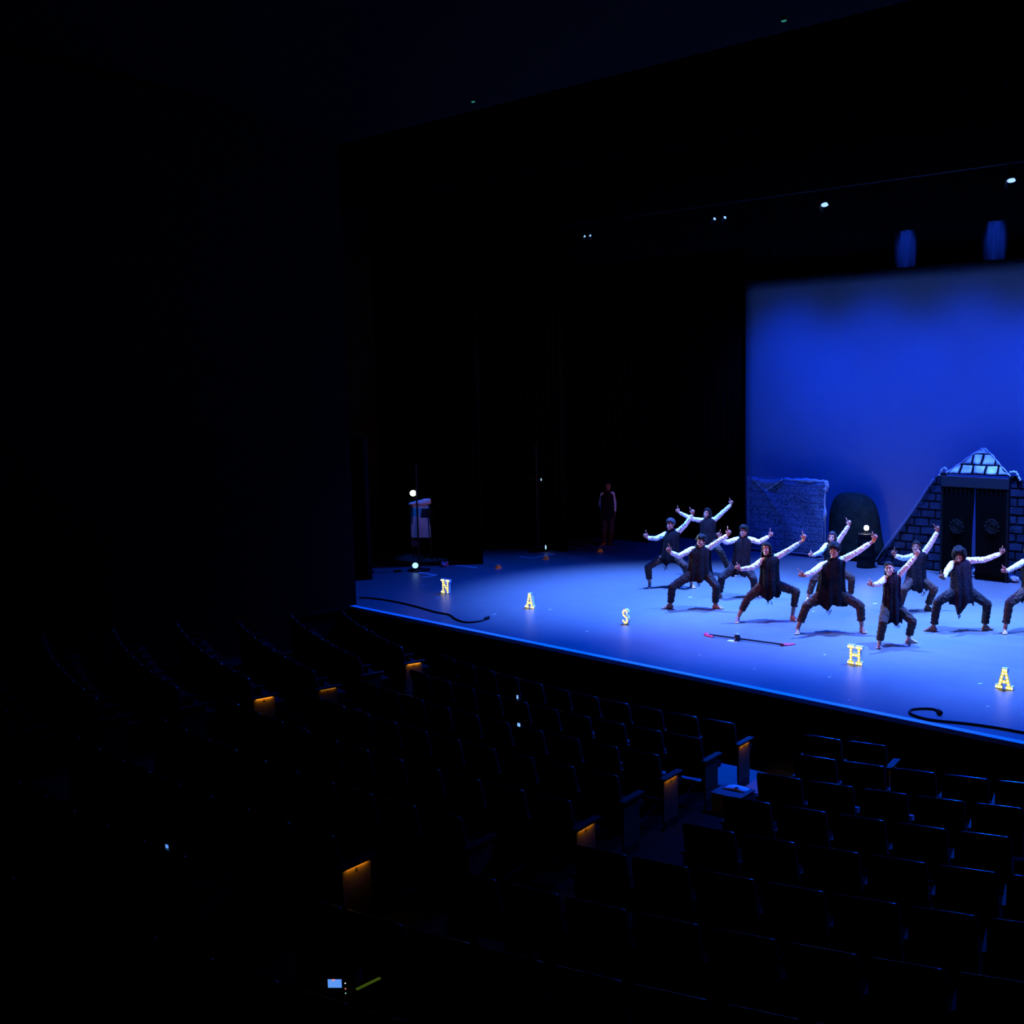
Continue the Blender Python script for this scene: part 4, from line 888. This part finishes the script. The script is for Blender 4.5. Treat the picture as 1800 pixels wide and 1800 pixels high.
# ------------------------------------------------------------------ auditorium seats
def row_pt(k, ang): r = R0+PITCHR*k; return V((CEN+r*math.sin(ang), YC-r*math.cos(ang), F0+RISE*math.floor(k+.381)))
def seat_parts():
    P = {}
    q = MB(); n = 10; prof = []                                  # backrest: padded shell, slightly raked
    for j in range(8):
        z = .36+.50*j/7; y = .10+.10*(j/7)
        for i in range(n+1):
            x = -.25+.50*i/n; bul = .020*math.sin(math.pi*i/n); prof.append((x, y, z, bul))
    vs = [(x, y*-1-bul, z) for x, y, z, bul in prof]+[(x, y*-1+.05+bul, z) for x, y, z, bul in prof]; o = len(prof); fs = []
    for j in range(7):
        for i in range(n):
            a = j*(n+1)+i; fs += [(a, a+1, a+n+2, a+n+1), (o+a+1, o+a, o+a+n+1, o+a+n+2)]
    for j in range(7):
        for i in (0, n):
            a = j*(n+1)+i; b_ = a+n+1; fs.append((a, b_, o+b_, o+a) if i == 0 else (b_, a, o+a, o+b_))
    for i in range(n): fs += [(i+1, i, o+i, o+i+1), (7*(n+1)+i, 7*(n+1)+i+1, o+7*(n+1)+i+1, o+7*(n+1)+i)]
    q.add(vs, fs); P['backrest'] = (q.mesh('backrest', smooth=True), M['seat_fabric'])
    q = MB(); q.tube([(-.245+.49*i/8, -.175-.012*math.sin(math.pi*i/8), .868+.008*math.sin(math.pi*i/8)) for i in range(9)], .016, 8); P['top_rail'] = (q.mesh('top_rail', smooth=True), M['seat_rail'])
    q = MB(); q.box((-.24, -.12, .40), (.24, .30, .47)); q.box((-.20, -.10, .37), (.20, .26, .40)); P['seat_cushion'] = (q.mesh('seat_cushion'), M['seat_fabric'])
    q = MB(); q.box((-.285, -.16, .585), (-.235, .22, .615)); P['armrest'] = (q.mesh('armrest'), M['arm'])
    q = MB(); q.box((-.275, -.14, 0), (-.245, .16, .585)); q.box((-.285, -.18, 0), (-.235, .20, .02)); P['stanchion'] = (q.mesh('stanchion'), M['velvet'])
    for me, m_ in P.values(): me.materials.append(m_)
    return P
SP = seat_parts()
q = MB(); q.box((.262, -.13, .10), (.285, .15, .585)); EP = q.mesh('end_panel'); EP.materials.append(M['end_panel'])
q = MB(); q.box((.24, -.17, .588), (.325, .20, .612)); EA = q.mesh('end_armrest'); EA.materials.append(M['arm'])
q = MB(); q.box((.2851, -.10, .578), (.297, .12, .586)); EL = q.mesh('aisle_lamp'); EL.materials.append(mat('amber_lamp', (1, .5, .1), emit=(1, .42, .04), es=1.5))
q = MB(); q.box((.2851, -.006, .525), (.2865, .018, .555)); EN = q.mesh('row_plate'); EN.materials.append(mat('dark_plate', (.02, .015, .01), .5))
q = MB(); q.box((.262, -.12, 0), (.285, .14, .10)); EF = q.mesh('end_foot'); EF.materials.append(M['black_metal'])
def add_child(me, name, r):
    o = bpy.data.objects.new(name, me); COL.objects.link(o); o.parent = r; return o
SEATS = []
def seat(k, ang, label, group, end=False, lit=False):
    p = row_pt(k, ang); r = empty('theatre_seat', p, ang); tag(r, label, 'seat', group)
    for nm, (me, _) in SP.items(): add_child(me, nm, r)
    if end:
        add_child(EP, 'end_panel', r); add_child(EA, 'end_armrest', r); add_child(EF, 'end_foot', r)
        add_child(EN, 'row_plate', r)
        if lit:
            add_child(EL, 'aisle_lamp', r); l = bpy.data.lights.new('aisle_light', 'AREA'); l.shape = 'RECTANGLE'; l.size = .012; l.size_y = .22; l.energy = .05 if lit is True else lit; l.color = (1, .46, .03)
            lo = bpy.data.objects.new('aisle_light', l); COL.objects.link(lo); lo.parent = r; lo.location = (.296, .01, .576)
    SEATS.append((k, ang, p)); return r
def ang_at(k, pix, dx=.0):               # angle on row k whose end armrest projects on the pixel column
    best = None
    for i in range(2400):
        a = -.5+1.2*i/2400; p = row_pt(k, a)+V((math.cos(a)*.28, math.sin(a)*.28, .60)); u, v, z = proj(p)
        e = abs(u-pix[0])
        if best is None or e < best[0]: best = (e, a, v)
    return best[1]
AISLE = {0: (1307, 1302), 1: (1250, 1334), 2: (1178, 1372), 4: (1028, 1452), 6: (624, 1642)}
ends = {k: ang_at(k, p) for k, p in AISLE.items()}; ends[6] = ang_at(6.0, (634, 1642)) if False else ends[6]
SW = .56
def interp(d, k):
    kk = sorted(d)
    if k in d: return d[k]
    if k > kk[-1]: return d[kk[-1]]+(d[kk[-1]]-d[kk[-2]])/(kk[-1]-kk[-2])*(k-kk[-1])
    if k < kk[0]: return d[kk[0]]
    k0 = max(t for t in kk if t < k); k1 = min(t for t in kk if t > k); return d[k0]+(d[k1]-d[k0])*(k-k0)/(k1-k0)
LO = .25
lends = {k: ang_at(k+LO, p) for k, p in {0: (726, 1190), 2: (575, 1224), 3: (463, 1243)}.items()}
def visible(p):
    u, v, z = proj(p+V((0, 0, .85))); return z > 1 and -30 < u < 1840 and v < 1850
NTH = ['front', 'second', 'third', 'fourth', 'fifth', 'sixth', 'seventh', 'eighth', 'ninth', 'tenth', 'eleventh', 'twelfth']
for k in range(0, 11):
    r = R0+PITCHR*k; e = interp(ends, k); st_ = SW/r; le = interp(lends, k); nth = NTH[k]; i = 0
    while True:                           # middle block, from the main aisle outwards
        a = e-i*st_
        if a < le+1.35/r: break
        if visible(row_pt(k, a)):
            lit = (i == 0 and k in (0, 2, 4, 6))
            if i: seat(k, a, 'dark theatre seat in the %s row of the middle block' % nth, 'seats of the middle block')
            else: seat(k, a, ('aisle seat with glowing amber end panel, %s row of the middle block' if lit else 'aisle seat with unlit end panel, %s row of the middle block') % nth, None, True, .32 if lit else False)
        i += 1
    i = 0; r = R0+PITCHR*(k+LO); st_ = SW/r
    while True:                           # far block against the side wall
        a = le-i*st_; p = row_pt(k+LO, a)
        if p.x < -18.9: break
        if visible(p):
            lit = (i == 0 and k in (0, 2, 3))
            if i: seat(k+LO, a, 'dark theatre seat in the %s row of the block against the wall' % nth, 'seats of the block against the wall')
            else: seat(k+LO, a, ('aisle seat with glowing amber end panel, %s row against the wall' if lit else 'aisle seat with unlit end panel, %s row of the block against the wall') % nth, None, True, ((.05 if k == 2 else .34) if lit else False))
        i += 1
    r = R0+PITCHR*k; st_ = SW/r; a = e+(.28+1.15+.28)/r; i = 0
    if k == 0:                            # short front row that ends in a lit panel
        aL = ang_at(0, (1568, 1350))
        while aL-i*st_ > a-.02:
            if i == 0: seat(k, aL, 'front row seat with glowing amber end panel beside the gap', None, True, .22)
            else: seat(k, aL-i*st_, 'dark theatre seat in the front row of the block with the programme box', 'seats of the block beside the programme box')
            i += 1
        continue
    while i < 16:                         # block on the other side of the main aisle
        if visible(row_pt(k, a)): seat(k, a, 'dark theatre seat in the %s row of the block with the programme box' % nth, 'seats of the block beside the programme box')
        a += st_; i += 1
print('seats', len(SEATS))

# ------------------------------------------------------------------ small lit things in the auditorium
M['screen'] = mat('lit_screen', (.1, .2, .5), .3, emit=(.12, .35, 1.0), es=.9); M['screen_pale'] = mat('pale_screen', (.1, .2, .5), .3, emit=(.25, .5, 1.0), es=1.0)
USED = []
def on_seat(px):                       # seat whose top rail lies under the pixel
    best = None
    for k, a, p in SEATS:
        if any((p-o_).length < .1 for o_ in USED): continue
        t = p+V((math.sin(a)*.17, -math.cos(a)*.17, .884)); u, v, z = proj(t); e = abs(u-px[0])+abs(v-px[1])
        if best is None or e < best[0]: best = (e, t, a); bp_ = p
    USED.append(bp_); return best
def phone(px, w_, h, label, m_):
    e, t, a = on_seat((px[0], px[1]+h/2)); d = (t-CAM).dot(FW); s_ = d/FPX; W_, H_ = w_*s_/2, h*s_/2; c = at_d(px[0], px[1], d); c.z = t.z+H_+.001
    r = empty('phone', t); tag(r, label, 'phone'); X = V((math.cos(a), math.sin(a), 0)); Y = V((-math.sin(a), math.cos(a), 0)); Z = V((0, 0, 1))
    q = MB(); q.obox(c, (X*(W_+.006), Y*.005, Z*H_)); q.build('case', M['rubber'], r, bevel=.002)
    q = MB(); q.obox(c-Y*.0058, (X*W_, Y*.0006, Z*(H_-.006))); q.build('screen', m_, r)
    q = MB(); q.obox(c+Y*.02-Z*(H_*.8), (X*.03, Y*.02, Z*H_*.2)); q.build('prop_stand', M['rubber'], r)
phone((910, 1220), 4.5, 8, 'small phone with a lit blue screen in the rows behind the other phone', M['screen_pale'])
phone((912, 1252), 7, 8, 'small phone with a lit pale screen propped on a dark seat', M['screen_pale'])
phone((295, 1493), 9, 9, 'lone phone with a dim blue screen far from the aisle', M['screen'])
# recorder with small screen and indicator lamps on a tripod
e, t, a = on_seat((590, 1745)); d = min([(t-CAM).dot(FW)+i*.02-.6 for i in range(60)], key=lambda dd: abs(((math.hypot(at_d(589, 1728, dd).x-CEN, at_d(589, 1728, dd).y-YC)-R0)/PITCHR) % 1-.46)); c = at_d(589, 1728, d); X = RT; Z = V((0, 0, 1)); Yb = V((FW.x, FW.y, 0)).normalized(); fz = F0+RISE*max(0, round((math.hypot(c.x-CEN, c.y-YC)-R0)/PITCHR+.15-.0))
vr = empty('video_camera', V((c.x, c.y, fz))); tag(vr, 'small video camera with a lit blue screen on a tripod near the aisle', 'camera')
q = MB(); q.obox(c+X*.06+Yb*.05, (X*.05, Yb*.05, Z*.04)); q.build('body', M['rubber'], vr, bevel=.006)
q = MB(); q.obox(c, (X*.042, Yb*.004, Z*.028)); q.build('screen_case', M['rubber'], vr)
q = MB(); q.obox(c-Yb*.0045, (X*.036, Yb*.0006, Z*.023)); q.build('screen', M['screen'], vr)
q = MB(); q.obox(c-Yb*.0052+Z*.020-X*.006, (X*.008, Yb*.0004, Z*.004)); q.build('record_mark', mat('pink_mark', (1, .3, .4), emit=(1, .35, .5), es=.8), vr)
for dz, cl in ((0, (1, 1, 1)), (-.034, (1, .3, .3)), (-.062, (.3, .8, .5))):
    q = MB(); q.ell(c+X*.054+Z*dz*.9-Yb*.002, .0035, 8, 6); q.build('indicator', mat('indicator', (1, 1, 1), emit=cl, es=.8), vr)
hb = c+X*.06+Yb*.05-Z*.04
for i in range(3):
    aa = 2.1*i+.4; q = MB(); q.tube([hb-Z*.02, (hb.x+.10*math.cos(aa), hb.y+.10*math.sin(aa), fz+.015)], .012, 6); q.build('leg', M['rubber'], vr)
q = MB(); q.cone(hb-Z*.04, hb, .03, .03, 10); q.build('tripod_head', M['rubber'], vr)
# added rail beside the aisle; its emissive strip imitates a green reflection
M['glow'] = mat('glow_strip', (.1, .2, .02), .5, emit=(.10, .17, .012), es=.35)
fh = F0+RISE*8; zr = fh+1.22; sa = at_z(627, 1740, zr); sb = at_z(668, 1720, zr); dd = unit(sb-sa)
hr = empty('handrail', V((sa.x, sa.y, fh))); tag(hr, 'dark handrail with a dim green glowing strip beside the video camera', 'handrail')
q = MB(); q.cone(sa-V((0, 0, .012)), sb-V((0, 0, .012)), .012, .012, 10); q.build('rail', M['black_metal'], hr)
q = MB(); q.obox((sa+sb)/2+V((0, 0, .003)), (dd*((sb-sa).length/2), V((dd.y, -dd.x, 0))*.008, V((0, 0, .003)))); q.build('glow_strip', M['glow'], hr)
for p in (sa+dd*.01, sb-dd*.01):
    fz_ = F0+RISE*math.floor((math.hypot(p.x-CEN, p.y-YC)-R0)/PITCHR+.6527); q = MB(); q.cone((p.x, p.y, fz_), (p.x, p.y, zr-.02), .010, .010, 8); q.build('post', M['black_metal'], hr)
# green reflections along the ceiling edge, imitated by small added glowing pieces
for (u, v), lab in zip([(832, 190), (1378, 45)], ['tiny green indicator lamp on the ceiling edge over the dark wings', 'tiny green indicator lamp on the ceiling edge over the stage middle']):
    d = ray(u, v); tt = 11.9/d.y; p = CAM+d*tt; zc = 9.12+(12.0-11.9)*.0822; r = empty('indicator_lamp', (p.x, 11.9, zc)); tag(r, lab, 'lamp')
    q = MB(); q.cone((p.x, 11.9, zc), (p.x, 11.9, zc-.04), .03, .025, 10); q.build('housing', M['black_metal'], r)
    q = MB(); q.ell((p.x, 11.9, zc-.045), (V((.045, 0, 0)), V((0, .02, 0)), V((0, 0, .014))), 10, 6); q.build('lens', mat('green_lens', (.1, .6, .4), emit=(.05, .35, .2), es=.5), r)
# programme on a small black box in the aisle
c4 = [at_z(1263, 1397, -.50), at_z(1310, 1408, -.50), at_z(1312, 1384, -.50), at_z(1268, 1380, -.50)]; bc = sum(c4, V((0, 0, 0)))/4
bx = empty('aisle_box', V((bc.x, bc.y, F0))); tag(bx, 'low dark box standing in the aisle with a programme on top', 'box')
ux, uy = unit(c4[1]-c4[0]), unit(c4[3]-c4[0]); uy = unit(uy-ux*uy.dot(ux)); ht = -.50-F0
kfl = 0.0
q = MB(); q.obox((bc.x, bc.y, F0+ht/2), (ux*.20, uy*.16, V((0, 0, ht/2)))); q.build('carcass', mat('box_dark_blue', (.05, .06, .065), .7, var=.2), bx, bevel=.008)
q = MB(); q.obox((bc.x, bc.y, -.50+.006), (ux*.21, uy*.17, V((0, 0, .006)))); q.build('lid', mat('box_lid', (.07, .085, .09), .7, var=.2), bx)
pr = V((bc.x, bc.y, -.488))+uy*.05
q = MB(); n = 8
for i in range(n+1):
    t = i/n
    for j in (0, 1): q.v.append(tuple(pr+ux*(-.15+.30*t)+uy*(-.06+.14*j+.02*t)+V((0, 0, .003+.022*math.sin(math.pi*t)*(.5+.5*j)))))
q.f = [(i*2, i*2+2, i*2+3, i*2+1) for i in range(n)]; q.mi = [0]*n
pg = empty('programme', pr); tag(pg, 'white folded programme lying on the dark aisle box', 'programme')
o = q.build('sheet', mat('paper', (.8, .8, .78), .7), pg, smooth=True); o.modifiers.new('t', 'SOLIDIFY').thickness = .002
q = MB(); q.obox(pr+ux*.02+V((0, 0, .026)), (ux*.022, uy*.022, V((0, 0, .0008)))); q.build('printed_mark', M['rubber'], pg)
